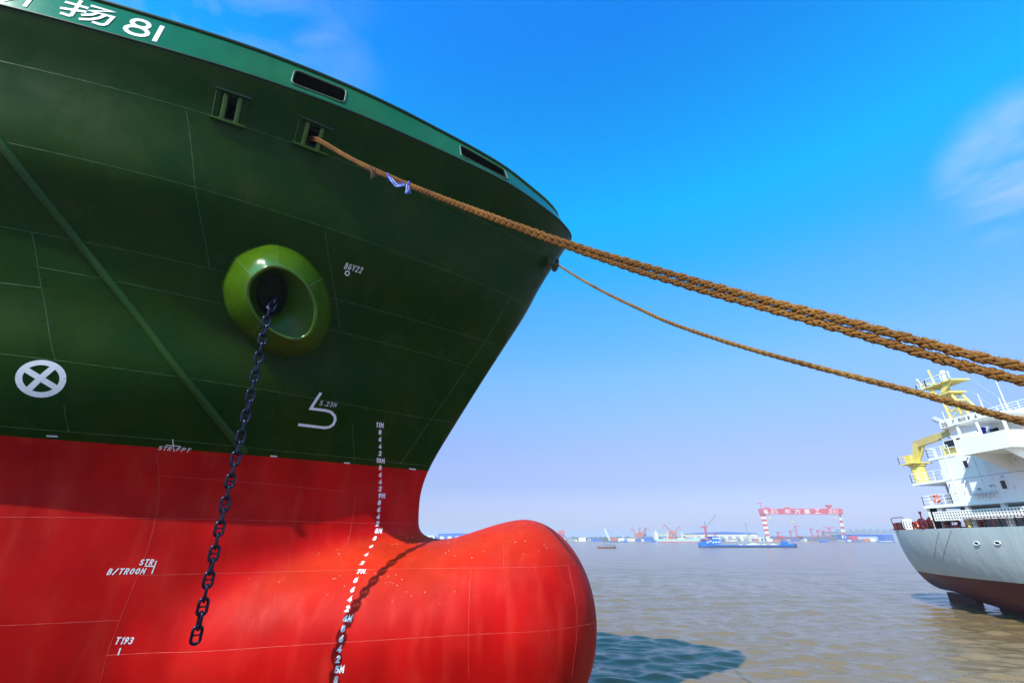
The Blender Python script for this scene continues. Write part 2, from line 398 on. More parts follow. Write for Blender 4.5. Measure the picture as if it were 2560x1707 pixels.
M_LINE = mat('weathered_green_edge', (.06, .12, .055), .4, noise=.2)
M_DARKG = mat('dark_green_steel', (.006, .028, .005), .35)
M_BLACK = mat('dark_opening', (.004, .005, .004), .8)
M_WHITE = mat('white_marking_paint', (.80, .79, .82), .45, noise=.04, nscale=8)
M_CHAIN = mat('chain_steel_blue_glint', (.016, .019, .042), .18, metal=.7, noise=.5, nscale=14, bump=.002, bscale=40)  # the links' bluish highlights are put into the base colour

ship = empty('cargo_ship', (-6, YC, WATER), 'huge green and red ship bow with a round bulb, moored at the left', 'ship')
P_, N_, Q_ = hull_mesh()
Q_tri = P_[Q_].mean(1)
# hull openings for the two roller fairleads (their frames cover the cut edge)
FAIR = []
for corners in (((546, 222), (627, 249), (606, 317), (524, 290)), ((753, 294), (824, 322), (816, 388), (730, 354))):
    q = [hull_hit(*c) for c in corners]; FAIR.append(q)
def build_hull():
    keep = np.ones(len(Q_), bool)
    for q in FAIR:
        x0 = max(q[0].x, q[3].x); x1 = min(q[1].x, q[2].x); z1 = min(q[0].z, q[1].z); z0 = max(q[2].z, q[3].z)
        w = x1 - x0
        keep &= ~((Q_tri[:, 0] > x0 + w * .14) & (Q_tri[:, 0] < x1 - w * .16) & (Q_tri[:, 2] > z0 + .06) & (Q_tri[:, 2] < z1 - .06) & (Q_tri[:, 1] < YC))
    me = bpy.data.meshes.new('hull'); me.from_pydata(P_.tolist(), [], Q_[keep].tolist()); me.materials.append(M_HULL)
    me.polygons.foreach_set('use_smooth', [True] * len(me.polygons)); me.update()
    bm = bmesh.new(); bm.from_mesh(me)
    bmesh.ops.bisect_plane(bm, geom=bm.verts[:] + bm.edges[:] + bm.faces[:], plane_co=(0, 0, KN), plane_no=(0, 0, 1), clear_outer=True)
    bm.to_mesh(me); bm.free()
    o = bpy.data.objects.new('hull', me); COL.objects.link(o); o.parent = ship; o.matrix_parent_inverse = parent_inv(ship)
    return o
hull = build_hull()

def path_on_hull(pix, step=.25, off=0.0):
    pts = [hull_hit(*p) for p in pix]; out = []
    for a, b in zip(pts[:-1], pts[1:]):
        n = max(1, int((b - a).length / step))
        for i in range(n):
            q = a.lerp(b, i / n); out.append((q.x, q.z))
    out.append((pts[-1].x, pts[-1].z)); xs = np.array(out)
    if len(xs) > 6:
        for _ in range(4): xs[1:-1] = (xs[:-2] + xs[2:] + 2 * xs[1:-1]) / 4
    ys = YC - hb(xs[:, 0], xs[:, 1])
    return [Vector((x, y + off, z)) for (x, z), y in zip(xs, ys)]
SEAMS = [
 [(0,153),(203,201),(383,247),(520,287),(628,323),(727,356),(900,419),(924,429),(1044,480),(1159,532),(1274,586),(1350,634),(1378,653)],
 [(15,356),(452,459),(490,469),(900,597),(907,600),(1044,650),(1278,742),(1314,768)],
 [(0,566),(175,598),(383,639),(523,671),(558,679)], [(826,744),(1044,803),(1209,851),(1253,864)],
 [(97,668),(287,703),(555,760)], [(821,822),(1171,914)],
 [(0,884),(128,899),(700,981),(845,1006),(945,1025),(1134,1055)],
 [(0,1065),(171,1079),(387,1096),(571,1113),(700,1127),(914,1147),(1064,1163)],
 [(0,1292),(380,1295),(660,1300),(890,1307),(1044,1308)],
 [(0,707),(101,719)], [(0,1564),(300,1550)],
 [(264,1638),(480,1630),(700,1615),(960,1599),(1171,1586),(1350,1577),(1443,1564),(1485,1555)],
 [(345,1438),(600,1432),(985,1422),(1200,1419),(1340,1417),(1440,1410)],
 [(79,581),(92,650),(101,719),(118,800),(138,899)], [(466,278),(480,380),(490,469),(507,570),(523,671)],
 [(392,1130),(393,1200),(397,1260),(390,1296),(372,1370),(345,1438),(300,1550),(264,1638),(250,1707)],
 [(890,1236),(885,1270),(872,1340),(842,1424)],
 [(160,1012),(172,1080)], [(1277,742),(1215,850),(1171,914),(1075,1052),(1000,1160)], [(812,575),(838,740),(850,822)],
 [(1258,1345),(1260,1419)], [(1177,1425),(1171,1582),(1172,1700)], [(1421,1416),(1445,1530),(1445,1565),(1427,1700)], [(880,1060),(886,1150)],
 [(395,1188),(640,1206),(860,1228)]]
M_SEAMG = mat('green_weld_bead', (.035, .10, .03), .35); M_SEAMR = mat('red_weld_bead', (.50, .03, .018), .5)
for s in SEAMS:
    pts = path_on_hull(s, .2, .004); sm = MB()
    sm.tube(pts, [.009 + .003 * math.sin(i * 2.7) for i in range(len(pts))], 5)
    sm.build('weld_seam', M_SEAMG if sum(p.z for p in pts) / len(pts) > 9.82 else M_SEAMR, ship)

# ---------------- ribbons (painted strokes) on the hull
def resample(pts, step):
    out = []
    for a, b in zip(pts[:-1], pts[1:]):
        n = max(1, int(math.ceil(math.dist(a, b) / step)))
        out += [(a[0] + (b[0]-a[0])*i/n, a[1] + (b[1]-a[1])*i/n) for i in range(n)]
    return out + [pts[-1]]
def ribbon2d(pts, w, cap=True):
    """mitred strip in the plane -> (left, right) lists"""
    P = [Vector((*p, 0)) for p in pts]
    if cap:
        P[0] = P[0] - (P[1] - P[0]).normalized() * w * .45; P[-1] = P[-1] + (P[-1] - P[-2]).normalized() * w * .45
    Lf, Rt = [], []
    for i, p in enumerate(P):
        d1 = (P[i] - P[i-1]).normalized() if i else (P[1] - P[0]).normalized()
        d2 = (P[i+1] - P[i]).normalized() if i < len(P) - 1 else d1
        n1 = Vector((-d1.y, d1.x, 0)); n2 = Vector((-d2.y, d2.x, 0)); n = (n1 + n2)
        n = n.normalized() if n.length > 1e-4 else n1
        k = w / 2 / max(.45, n.dot(n1)); Lf.append(p + n * k); Rt.append(p - n * k)
    return Lf, Rt
_lift = [0]
def strokes(mb, lines, w, fn, step=.12, base=.006):
    for ln in lines:
        closed = len(ln) > 2 and ln[0] == ln[-1]
        Lf, Rt = ribbon2d(ln, w, not closed)
        _lift[0] = (_lift[0] + 1) % 9; off = base + _lift[0] * .0007
        for i in range(len(Lf) - 1):
            n = max(1, int((Lf[i+1] - Lf[i]).length / step))
            for j in range(n):
                t0, t1 = j / n, (j + 1) / n
                q = [Lf[i].lerp(Lf[i+1], t0), Lf[i].lerp(Lf[i+1], t1), Rt[i].lerp(Rt[i+1], t1), Rt[i].lerp(Rt[i+1], t0)]
                mb.add([fn(c.x, c.y, off) for c in q], [(0, 1, 2, 3)])
def arc(cx, cy, rx, ry, a0, a1, n=10):
    return [(cx + rx * math.cos(R(a0 + (a1 - a0) * i / n)), cy + ry * math.sin(R(a0 + (a1 - a0) * i / n))) for i in range(n + 1)]
O_ = arc(.3, .5, .27, .47, 0, 360, 18); O_[-1] = O_[0]
GL = {  # strokes in a 0.6 x 1 cell
 '0': [O_], 'O': [O_], '1': [[(.15,.82),(.3,1),(.3,0)]], 'I': [[(.3,1),(.3,0)]],
 '2': [arc(.3,.74,.25,.25,170,-30,8) + [(.05,.02),(.56,.02)]],
 '3': [arc(.27,.75,.25,.23,150,-90,8), arc(.27,.27,.28,.26,90,-150,8)],
 '4': [[(.42,0),(.42,.98),(.04,.3),(.58,.3)]],
 '5': [[(.52,.98),(.12,.98),(.08,.58),(.3,.64)] + arc(.28,.32,.28,.31,75,-140,8)],
 '6': [[(.46,.96),(.15,.6)] + arc(.3,.28,.25,.27,150,510,14)],
 '7': [[(.05,.98),(.55,.98),(.2,0)]],
 '8': [arc(.3,.75,.2,.23,-90,270,14), arc(.3,.26,.26,.26,90,450,14)],
 '9': [[(.14,.04),(.45,.4)] + arc(.3,.72,.25,.27,-30,330,14)],
 'M': [[(.02,0),(.06,1),(.32,.35),(.6,1),(.64,0)]], 'T': [[(.0,1),(.6,1)],[(.3,1),(.3,0)]],
 'S': [arc(.3,.75,.25,.23,30,230,8) + arc(.3,.26,.26,.25,70,-150,8)],
 'R': [[(.05,0),(.05,1),(.35,1)] + arc(.33,.74,.22,.25,80,-90,6) + [(.05,.48)], [(.28,.48),(.56,0)]],
 'F': [[(.06,0),(.06,1),(.55,1)],[(.06,.52),(.45,.52)]], 'P': [[(.06,0),(.06,1),(.34,1)] + arc(.33,.73,.23,.26,80,-90,6) + [(.06,.47)]],
 'B': [[(.06,0),(.06,1),(.3,1)] + arc(.3,.76,.2,.24,80,-90,6) + [(.06,.52)], [(.06,0),(.3,0)] + arc(.3,.26,.26,.26,-80,90,6)],
 'G': [arc(.32,.5,.28,.48,50,330,14) + [(.58,.46),(.34,.46)]], 'V': [[(.02,1),(.3,0),(.58,1)]],
 '/': [[(.05,-.05),(.5,1.05)]], '.': [[(.24,.04),(.34,.04)]], 'C': [arc(.32,.5,.28,.48,45,315,14)],
 'U': [[(.06,1),(.06,.3)] + arc(.3,.28,.24,.27,190,350,8) + [(.54,.3),(.54,1)]], 'L': [[(.06,1),(.06,0),(.52,0)]],
 'K': [[(.06,0),(.06,1)],[(.54,1),(.1,.45)],[(.2,.55),(.56,0)]], 'E': [[(.52,1),(.06,1),(.06,0),(.52,0)],[(.06,.52),(.45,.52)]],
 'H': [[(.06,0),(.06,1)],[(.54,0),(.54,1)],[(.06,.5),(.54,.5)]], 'J': [[(.5,1),(.5,.25)] + arc(.28,.25,.22,.24,0,-160,7)], '-': [[(.1,.5),(.5,.5)]],
 'A': [[(.02,0),(.3,1),(.58,0)],[(.12,.32),(.48,.32)]], 'N': [[(.06,0),(.06,1),(.54,0),(.54,1)]], 'D': [[(.06,0),(.06,1),(.25,1)] + arc(.25,.5,.3,.5,85,-85,10) + [(.06,0)]]}
def text_lines(txt, h, adv=.8, slant=0.0):
    out = []; x = 0
    for ch in txt:
        if ch != ' ':
            for ln in GL[ch]:
                L = [((x + u + slant * v) * h, v * h) for u, v in ln]
                if abs(L[0][0]-L[-1][0]) < 1e-5 and abs(L[0][1]-L[-1][1]) < 1e-5: L[-1] = L[0]
                out.append(L)
        x += adv if ch not in '1I.' else adv * .7
    return out, x * h
def hull_frame(px, py, px2, py2):
    """origin and two in-plane (x, z) steps of 1 m: along the line to the second point, and square to it on the plating"""
    A = hull_hit(px, py); B = hull_hit(px2, py2); e1 = (B - A).normalized(); n = hull_normal(A.x, A.z); e2 = n.cross(e1).normalized()
    if e2.z < 0: e2 = -e2
    def fn(u, v, off):
        x = A.x + e1.x * u + e2.x * v; z = A.z + e1.z * u + e2.z * v
        y = YC - hb([x], [z])[0]; return Vector((x, y, z)) + n * off
    return fn, (B - A).length
def hull_text(name, txt, p1, p2, h, w, slant=0.0, extra=None, label=None, adv=None):
    fn, L = hull_frame(*p1, *p2); lines, tw = text_lines(txt, h, 1.0, slant)
    k = L / tw; lines = [[(u * k, v) for u, v in l] for l in lines]
    mb = MB(); strokes(mb, lines, w, fn)
    o = mb.build(name, M_WHITE, ship, fix=False)
    if label: o['label'] = label
    return o
# draft marks, every 0.2 m from 4.6 to 11 m
for i in range(33):
    z = 4.6 + .2 * i; whole = abs(z - round(z)) < .01
    txt = (str(round(z)) + 'M') if whole else str(int(round((z % 1) * 10)))
    A = Vector((-4.09 - (.07 if z > 9.9 and whole else 0), 0, z - .06)); y0 = YC - hb([A.x], [A.z])[0]
    n = hull_normal(-4.05, z)
    T = Vector((1, -(n.x) / n.y, 0)).normalized(); U = n.cross(T); U = U if U.z > 0 else -U
    def fn(u, v, off, A=A, T=T, n=n):
        x = A.x + u * T.x; zz = A.z + v * max(.55, abs(U.z)); return Vector((x, YC - hb([x], [zz])[0], zz)) + n * off
    lines, tw = text_lines(txt, .118, .92, .12); mb = MB(); strokes(mb, lines, .036, fn)
    mb.build('draft_mark', M_WHITE, ship, fix=False)
for a, b in (((119,1089),(142,1090)), ((677,1139),(691,1140)), ((861,1156),(873,1157)), ((1024,1171),(1038,1173))):
    fn, L = hull_frame(*a, *b); mb = MB(); strokes(mb, [[(0, 0), (L, 0)]], .035, fn); mb.build('boot_line_mark', M_WHITE, ship, fix=False)
hull_text('frame_mark', 'BGV22', (860, 671), (906, 684), .17, .022, .25)
hull_text('frame_mark', 'STR', (395, 1123), (430, 1126), .095, .020, .25)
hull_text('frame_mark', 'FPT', (440, 1126), (477, 1130), .095, .020, .25)
hull_text('frame_mark', 'STR', (348, 1411), (384, 1411), .11, .022, .25)
hull_text('frame_mark', 'B/TROOM', (267, 1435), (364, 1433), .11, .022, .25)
hull_text('frame_mark', 'T193', (287, 1608), (333, 1608), .12, .024, .2)
hull_text('frame_mark', '5.23M', (798, 1012), (842, 1018), .12, .016, .2)
def px_strokes(name, lines, w, label=None):
    mb = MB()
    for ln in lines:
        q = [hull_hit(*p) for p in ln]; c = sum(q, Vector()) / len(q); n = hull_normal(c.x, c.z)
        e1 = Vector((1, -n.x / n.y, 0)).normalized(); e2 = n.cross(e1); e2 = e2 if e2.z > 0 else -e2
        loc = [((p - c).dot(e1), (p - c).dot(e2)) for p in q]
        if ln[0] == ln[-1]: loc[-1] = loc[0]
        def fn(u, v, off):
            x = c.x + e1.x * u + e2.x * v; z = c.z + e1.z * u + e2.z * v; return Vector((x, YC - hb([x], [z])[0], z)) + n * off
        strokes(mb, [loc], w, fn)
    o = mb.build(name, M_WHITE, ship, fix=False)
    if label: o['label'] = label
    return o
px_strokes('frame_mark', [[(432,1098),(435,1127)]], .02); px_strokes('frame_mark', [[(416,1112),(451,1115)]], .02)
px_strokes('frame_mark', [[(391,1402),(380,1432)]], .022); px_strokes('frame_mark', [[(363,1414),(386,1415)]], .022)
px_strokes('frame_mark', [[(301,1620),(296,1635)]], .026)
px_strokes('bulb_symbol', [[(799,983),(777,1021),(815,1026),(828,1030),(837,1040),(838,1050),(833,1061),(824,1067),(812,1069),(748,1061)]], .075, 'white bulbous bow symbol shaped like a 5')
ring = [(103 + 55.5 * math.cos(a), 946 + 40.5 * math.sin(a)) for a in [2 * math.pi * k / 28 for k in range(28)]]; ring.append(ring[0])
px_strokes('thruster_symbol', [ring, [(64,923),(142,970)], [(135,917),(71,974)]], .115, 'white crossed circle')
o8 = [(868 + 5 * math.cos(a), 683 + 5.4 * math.sin(a)) for a in [2 * math.pi * k / 14 for k in range(14)]]; o8.append(o8[0])
px_strokes('frame_mark', [o8], .034)

# ---------------- bulwark above the knuckle, with mooring openings
xr = np.concatenate([np.linspace(-22.9, 1.2, 180), 1.2 + (2.37 - 1.2) * np.sin(np.linspace(0.03, math.pi / 2, 40))])
gr = hb(xr, np.full(len(xr), KN)); gr[-1] = 0
rimS = [Vector((x, YC - g, KN)) for x, g in zip(xr, gr)]
for _ in range(6):
    rimS[1:-1] = [(rimS[i-1] + rimS[i+1] + rimS[i] * 2) / 4 for i in range(1, len(rimS) - 1)]
rim = rimS + [Vector((p.x, 2 * YC - p.y, KN)) for p in reversed(rimS[:-1])]
arcl = [0]
for a, b in zip(rim[:-1], rim[1:]): arcl.append(arcl[-1] + (b - a).length)
arcl = np.array(arcl); RX = np.array([p.x for p in rim]); RY = np.array([p.y for p in rim]); TIP = arcl[len(rimS) - 1]
def rimpt(s):
    x = np.interp(s, arcl, RX); y = np.interp(s, arcl, RY); e = .15
    tx = np.interp(s + e, arcl, RX) - np.interp(s - e, arcl, RX); ty = np.interp(s + e, arcl, RY) - np.interp(s - e, arcl, RY); l = math.hypot(tx, ty)
    return x, y, -ty / l, tx / l       # inward normal
def inset(s):
    d = abs(TIP - s); return float(np.interp(d, [0, 3, 8, 12, 18, 40], [.50, .42, .18, .10, .06, .05]))
BH_ = 1.02
def bw(s, v, off=0.0):
    x, y, ix, iy = rimpt(s); k = inset(s) * v - off; return Vector((x + ix * k, y + iy * k, KN + v * BH_))
def bw_s(px, py, v=.5):
    best = min(((abs((lambda P: (P.x / P.y * ray(px, py)[1]) - ray(px, py)[0])(bw(s, v))), s) for s in np.arange(4, TIP, .02)))
    return best[1]
def proj(P):
    c = Vector(P) - Vector((0, 0, CZ)); f = c.y * CP + c.z * SP; u = c.z * CP - c.y * SP
    return 1280 + F * c.x / f, 853.5 - F * u / f
def bw_inv(px, py):
    """(s, v) of the bulwark point seen at a photo position"""
    best = None
    for s in np.arange(3, TIP, .1):
        for v in (.0, .25, .5, .75, 1.0):
            q = proj(bw(s, v)); d = (q[0]-px)**2 + (q[1]-py)**2
            if best is None or d < best[0]: best = (d, s, v)
    s, v = best[1:]
    for st in (.05, .02, .008, .003):
        for _ in range(8):
            c = [(math.dist(proj(bw(s + a * st, v + b * st)), (px, py)), s + a * st, v + b * st) for a in (-1, 0, 1) for b in (-1, 0, 1)]
            d, s, v = min(c)
    return s, v
HOLES = []
for tl, br in (((740, 167), (862, 252)), ((1147, 350), (1271, 452))):
    a = bw_inv(*tl); b = bw_inv(*br); HOLES.append((a[0], b[0] , .20, .80))
sb = sorted(set([round(float(s), 4) for s in np.concatenate([np.arange(0, arcl[-1], .15), [arcl[-1]]])] + [h[i] for h in HOLES for i in (0, 1)]))
vb = [0, .08, .2, .35, .5, .65, .8, .92, 1.0]
mb = MB(); ns, nv = len(sb), len(vb)
for side, off in ((0, 0.0), (1, -.03)):
    vs = [bw(s, v, off) for s in sb for v in vb]; fs = []
    for i in range(ns - 1):
        for j in range(nv - 1):
            sc, vc = (sb[i] + sb[i+1]) / 2, (vb[j] + vb[j+1]) / 2
            if any(h[0] < sc < h[1] and h[2] < vc < h[3] for h in HOLES): continue
            q = (i*nv+j, (i+1)*nv+j, (i+1)*nv+j+1, i*nv+j+1); fs.append(q if side == 0 else q[::-1])
    mb.add(vs, fs, 0, True)
bul = mb.build('bulwark', M_BAND, ship, fix=False)
mb = MB(); mb.tube([bw(s, 1.0, .0) + Vector((0, 0, .03)) for s in sb], .055, 8); mb.build('cap_rail', M_DARKG, ship)  # rail coloured dark for the shade on its underside
mb = MB(); mb.tube([bw(s, 0.0, .0) + Vector((0, 0, -.01)) for s in sb], .032, 8); mb.build('knuckle_shadow_bar', M_DARKG, ship)  # dark bar drawn for the shadow gap under the bulwark
for h in HOLES:
    r = .13; sv = []
    for (cs, cv, a0) in ((h[1]-r, h[3]-r, 0), (h[0]+r, h[3]-r, 90), (h[0]+r, h[2]+r, 180), (h[1]-r, h[2]+r, 270)):
        sv += [(cs + r*math.cos(R(a0+k*15)), cv + r*math.sin(R(a0+k*15))) for k in range(7)]
    mb = MB(); mb.tube([bw(s, v, .01) for s, v in sv], .028, 8, closed=True); fr = mb.build('opening_frame', M_LINE, ship)
    # corner fillets and the dark recess behind the opening
    for (cs, cv, a0, kx, kv) in ((h[1], h[3], 0, -1, -1), (h[0], h[3], 90, 1, -1), (h[0], h[2], 180, 1, 1), (h[1], h[2], 270, -1, 1)):
        c = (cs + kx*r, cv + kv*r); mb = MB(); mb.poly([bw(cs, cv, .002)] + [bw(c[0] + r*math.cos(R(a0+k*15)), c[1] + r*math.sin(R(a0+k*15)), .002) for k in range(7)]); mb.build('corner_plate', M_BAND, fr)
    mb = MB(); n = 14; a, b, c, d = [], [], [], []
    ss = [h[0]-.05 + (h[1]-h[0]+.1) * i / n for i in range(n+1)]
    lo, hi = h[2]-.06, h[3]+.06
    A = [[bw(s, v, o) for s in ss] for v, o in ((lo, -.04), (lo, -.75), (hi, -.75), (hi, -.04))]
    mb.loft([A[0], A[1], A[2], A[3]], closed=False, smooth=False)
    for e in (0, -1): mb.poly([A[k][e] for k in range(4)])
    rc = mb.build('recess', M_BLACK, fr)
    mb = MB(); mb.tube([bw(s, h[2]+.2, -.3) for s in ss], .02, 6); mb.build('inner_rail', M_DARKG, fr)
# forecastle deck
dk = MB(); dk.add([bw(s, .02, -.06) for s in sb], [tuple(range(len(sb)))]); dk.build('deck', M_DARKG, ship)

# ship name painted on the bulwark
HAN_XIN = [[(.25,.99),(.29,.9)],[(.06,.86),(.50,.86)],[(.16,.80),(.20,.68)],[(.41,.80),(.36,.68)],[(.03,.64),(.52,.64)],[(.05,.43),(.51,.43)],
           [(.28,.62),(.28,.05),(.19,.10)],[(.24,.38),(.06,.14)],[(.33,.36),(.48,.20)],[(.92,.95),(.62,.84),(.62,.45),(.58,.22),(.46,.02)],[(.62,.58),(1.0,.58)],[(.84,.58),(.84,-.02)]]
HAN_YANG = [[(.03,.72),(.42,.72)],[(.25,.97),(.25,.10),(.21,.05),(.08,.07)],[(.02,.34),(.43,.48)],[(.50,.90),(.90,.90),(.52,.62),(.97,.62),(.93,.16),(.89,.06),(.82,.03),(.70,.05)],
            [(.66,.60),(.58,.42),(.44,.28)],[(.82,.60),(.74,.34),(.60,.14),(.45,.03)]]
s8, v8 = bw_inv(340, 82); s1, v1 = bw_inv(398, 83); sy, vy = bw_inv(230, 25)
def name_glyph(lines, s0, w, h, v0=.16, th=.085):
    mb = MB(); strokes(mb, [[(s0 + u * w, v0 * BH_ + v * h) for u, v in l] for l in lines], th, lambda u, v, off: bw(u, v / BH_, off + .004), base=.008)
    return mb.build('ship_name_character', M_WHITE, ship, fix=False)
name_glyph([[(u / .6, v) for u, v in l] for l in GL['8']], s8 - .26, .52, .60, .18, .10)
name_glyph([[(0, 1), (0, 0)]], s1, .4, .56, .18, .10)
name_glyph(HAN_YANG, sy - .52, 1.0, .66, .17, .075)
name_glyph(HAN_XIN, sy - 1.95, 1.0, .66, .17, .075)

# ---------------- roller fairleads
def fairlead(q, lab):
    tl, tr, br, bl = q; x0, x1 = (tl.x + bl.x) / 2, (tr.x + br.x) / 2
    cx, cz = sum(p.x for p in q) / 4, sum(p.z for p in q) / 4
    n = hull_normal(cx, cz); C = hull_point(cx, cz)
    e1 = ((tr + br) - (tl + bl)); w = e1.length / 2; e1.normalize(); e2 = n.cross(e1); e2 = (e2 if e2.z > 0 else -e2).normalized()
    hh = ((tl + tr) - (bl + br)).length / 2
    L = lambda u, v, d: C + e1 * u + e2 * v + n * d
    def bx(mb, u0, u1, v0, v1, d0, d1, m=0):
        vs = [L(u, v, d) for d in (d0, d1) for u, v in ((u0, v0), (u1, v0), (u1, v1), (u0, v1))]
        mb.add(vs, [(0, 3, 2, 1), (4, 5, 6, 7), (0, 1, 5, 4), (1, 2, 6, 5), (2, 3, 7, 6), (3, 0, 4, 7)], m)
    root = MB(); ow, oh = w * .34, hh * .45
    bx(root, -w/2, -ow, -hh/2, hh/2, -.22, .03); bx(root, ow, w/2, -hh/2, hh/2, -.22, .03)
    bx(root, -ow, ow, oh, hh/2, -.22, .028); bx(root, -ow, ow, -hh/2, -oh, -.22, .028)
    fr = root.build('roller_fairlead', M_HULL, ship); fr['label'] = lab
    for v, nm in ((hh/2, 'top_lip'), (-hh/2, 'sill')):
        mb = MB(); t = .028 if v > 0 else .04
        mb.tube([L(-w/2 - .04, v, .04), L(w/2 + .05, v, .04)], t, 8); bx(mb, -w/2 - .02, w/2 + .02, v - .03, v + .02, -.02, .12)
        mb.build(nm, M_GREEN if v < 0 else M_DARKG, fr)
    mb = MB(); mb.tube([L(-w/2, -hh/2, .03), L(-w/2, hh/2, .03)], .008, 5); mb.build('weld_seam', M_LINE, fr)
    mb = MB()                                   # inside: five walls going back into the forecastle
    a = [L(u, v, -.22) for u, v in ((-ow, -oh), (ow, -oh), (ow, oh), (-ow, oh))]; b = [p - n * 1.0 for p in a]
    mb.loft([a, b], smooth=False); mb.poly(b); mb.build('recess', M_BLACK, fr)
    for u in (-ow + .085, ow - .085):
        mb = MB(); mb.tube([L(u, -hh*.43, -.04), L(u, hh*.43, -.04)], .07, 16); mb.tube([L(u, -hh*.46, -.04), L(u, -hh*.41, -.04)], .09, 16)
        mb.build('roller', M_GREEN, fr)
    for v in (-oh + .1, oh - .06):
        mb = MB(); mb.tube([L(-ow, v, -.35), L(ow, v, -.35)], .07, 12); mb.build('roller', M_DARKG, fr)
    return L, ow, hh
fa = fairlead(FAIR[0], 'roller fairlead with nothing led through it')
fb_ = fairlead(FAIR[1], 'roller fairlead with the orange ropes coming out')

# ---------------- fender pipe running down the plating
pp = [(-70,258),(0,355),(35,400),(143,539),(177,582),(236,657),(370,824),(427,900),(488,975),(560,1067),(612,1131)]
pl = path_on_hull(pp, .3)
mb = MB(); mb.tube([p + Vector((0, .0, 0)) for p in pl], .10, 14); gp = mb.build('half_pipe', mat('green_pipe_paint', (.02, .06, .008), .35, spec=.15), ship)
gp['label'] = 'half pipe welded slantwise down the green plating'
for c in ((143,539),(177,582),(236,657),(370,824),(488,975)):
    P = hull_hit(*c); i = min(range(1, len(pl) - 1), key=lambda i: (pl[i] - P).length); t = (pl[i+1] - pl[i-1]).normalized()
    mb = MB(); mb.tube([pl[i] + Vector((0, .02, 0)) - t * .012, pl[i] + Vector((0, .02, 0)) + t * .012], .106, 14); mb.build('pipe_joint', M_LINE, gp)

# ---------------- hawse bolster
outer_px = [(669,606),(628,616),(587,635),(566,668),(550,705),(551,735),(560,771),(585,810),(625,848),(672,880),(722,894),(765,885),(800,860),(820,822),(827,785),(825,752),(819,725),(805,692),(782,662),(759,638),(728,619),(700,610)]
O = [hull_hit(*p) for p in outer_px]
RC = at_y(703, 757, 10.45); RN = Vector((.40, -.80, -.44)).normalized()
RU = Vector((0, 0, 1)).cross(RN).normalized(); RU = RU if RU.x > 0 else -RU; RV = RN.cross(RU); RV = RV if RV.z > 0 else -RV
def plane_hit(px, py, P0, N0):
    d = Vector(ray(px, py)); o = Vector((0, 0, CZ)); return o + d * ((P0 - o).dot(N0) / d.dot(N0))
def smooth_loop(px, f, N=72):
    pts = [f(*p) for p in px]; n = len(pts); out = []
    for k in range(N):
        t = k * n / N; i = int(t); t -= i; p0, p1, p2, p3 = [pts[(i + j - 1) % n] for j in range(4)]
        out.append(p1 + (p2 - p0) * .5 * t + (p0*2 - p1*5 + p2*4 - p3) * .5*t*t + (p1*3 - p0 - p2*3 + p3) * .5*t**3)
    return out
def ang_sort(pts, N=72):
    """resample a loop by angle round the ring axis so that loops match up"""
    an = [(math.atan2((p - RC).dot(RV), (p - RC).dot(RU)) % (2 * math.pi), p) for p in pts]; an.sort(key=lambda q: q[0])
    A = [a for a, _ in an]; out = []
    for k in range(N):
        t = 2 * math.pi * k / N; j = next((i for i, a in enumerate(A) if a > t), 0)
        a1, p1 = an[j]; a0, p0 = an[j-1]; d = (a1 - a0) % (2 * math.pi) or 1; out.append(p0.lerp(p1, ((t - a0) % (2 * math.pi)) / d))
    return out
ring_px = [(681,666),(648,680),(625,702),(618,730),(626,765),(650,802),(690,833),(734,848),(768,838),(784,812),(789,775),(779,738),(757,703),(722,676)]
LO = ang_sort(smooth_loop(outer_px, lambda a, b: hull_hit(a, b) + Vector((0, .06, 0)), 200))
LR = ang_sort(smooth_loop(ring_px, lambda a, b: plane_hit(a, b, RC, RN), 200))
HC = plane_hit(681, 733, RC, RN) - RN * .50
hole_px = [(681,683),(656,696),(643,722),(642,752),(655,778),(680,790),(702,778),(716,752),(717,722),(704,694)]
LH = ang_sort(smooth_loop(hole_px, lambda a, b: plane_hit(a, b, HC, RN), 200))
cR = sum(LR, Vector()) / len(LR); cH = sum(LH, Vector()) / len(LH)
mb = MB()
mb.loft([LO] + [[o.lerp(r, t) + (RN * .7 + (o - cR).normalized() * .7) * .13 * math.sin(math.pi * t) for o, r in zip(LO, LR)] for t in (.1, .25, .4, .55, .7, .85, .97)], smooth=True)
bol = mb.build('hawse_bolster', M_GREEN, ship); bol['label'] = 'bright green hawse bolster the anchor chain hangs from'
mb = MB(); mb.tube(LR, .05, 10, closed=True); mb.build('bolster_ring', M_GREEN, bol)
mb = MB()
prof = [(0, .0), (.18, .10), (.36, .26), (.58, .44), (.8, .72), (.92, .90), (1, 1.0)]
loops = []
for t, dd in prof: loops.append([r.lerp(h_, t) + RN * ((t - dd) * .5) * 1.0 for r, h_ in zip([cR + (p - cR) * .965 for p in LR], LH)])
mb.loft(loops); mb.build('bolster_dish', mat('dish_green_paint', (.025, .065, .002), .3, spec=.2, bump=.001, bscale=14), bol)
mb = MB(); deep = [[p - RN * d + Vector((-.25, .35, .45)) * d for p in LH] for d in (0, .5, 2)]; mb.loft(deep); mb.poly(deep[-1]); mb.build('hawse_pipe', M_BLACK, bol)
mb = MB()
def meridian(i, m):
    a = LO[i % 72]; b = LR[i % 72]; mb.tube([a.lerp(b, t) + (RN * .7 + (a - cR).normalized() * .7) * (.13 * math.sin(math.pi * t) + .004) for t in (.02, .25, .5, .75, .95)], .007, 5)
for px in ((587,635),(700,610),(805,692),(625,848)):
    P = hull_hit(*px); i = min(range(72), key=lambda i: (LO[i] - P).length); meridian(i, 0)
mb.tube([p + (p - cR).normalized() * .0 for p in LO], .012, 5, closed=True)
mb.build('weld_seam', M_LINE, bol)

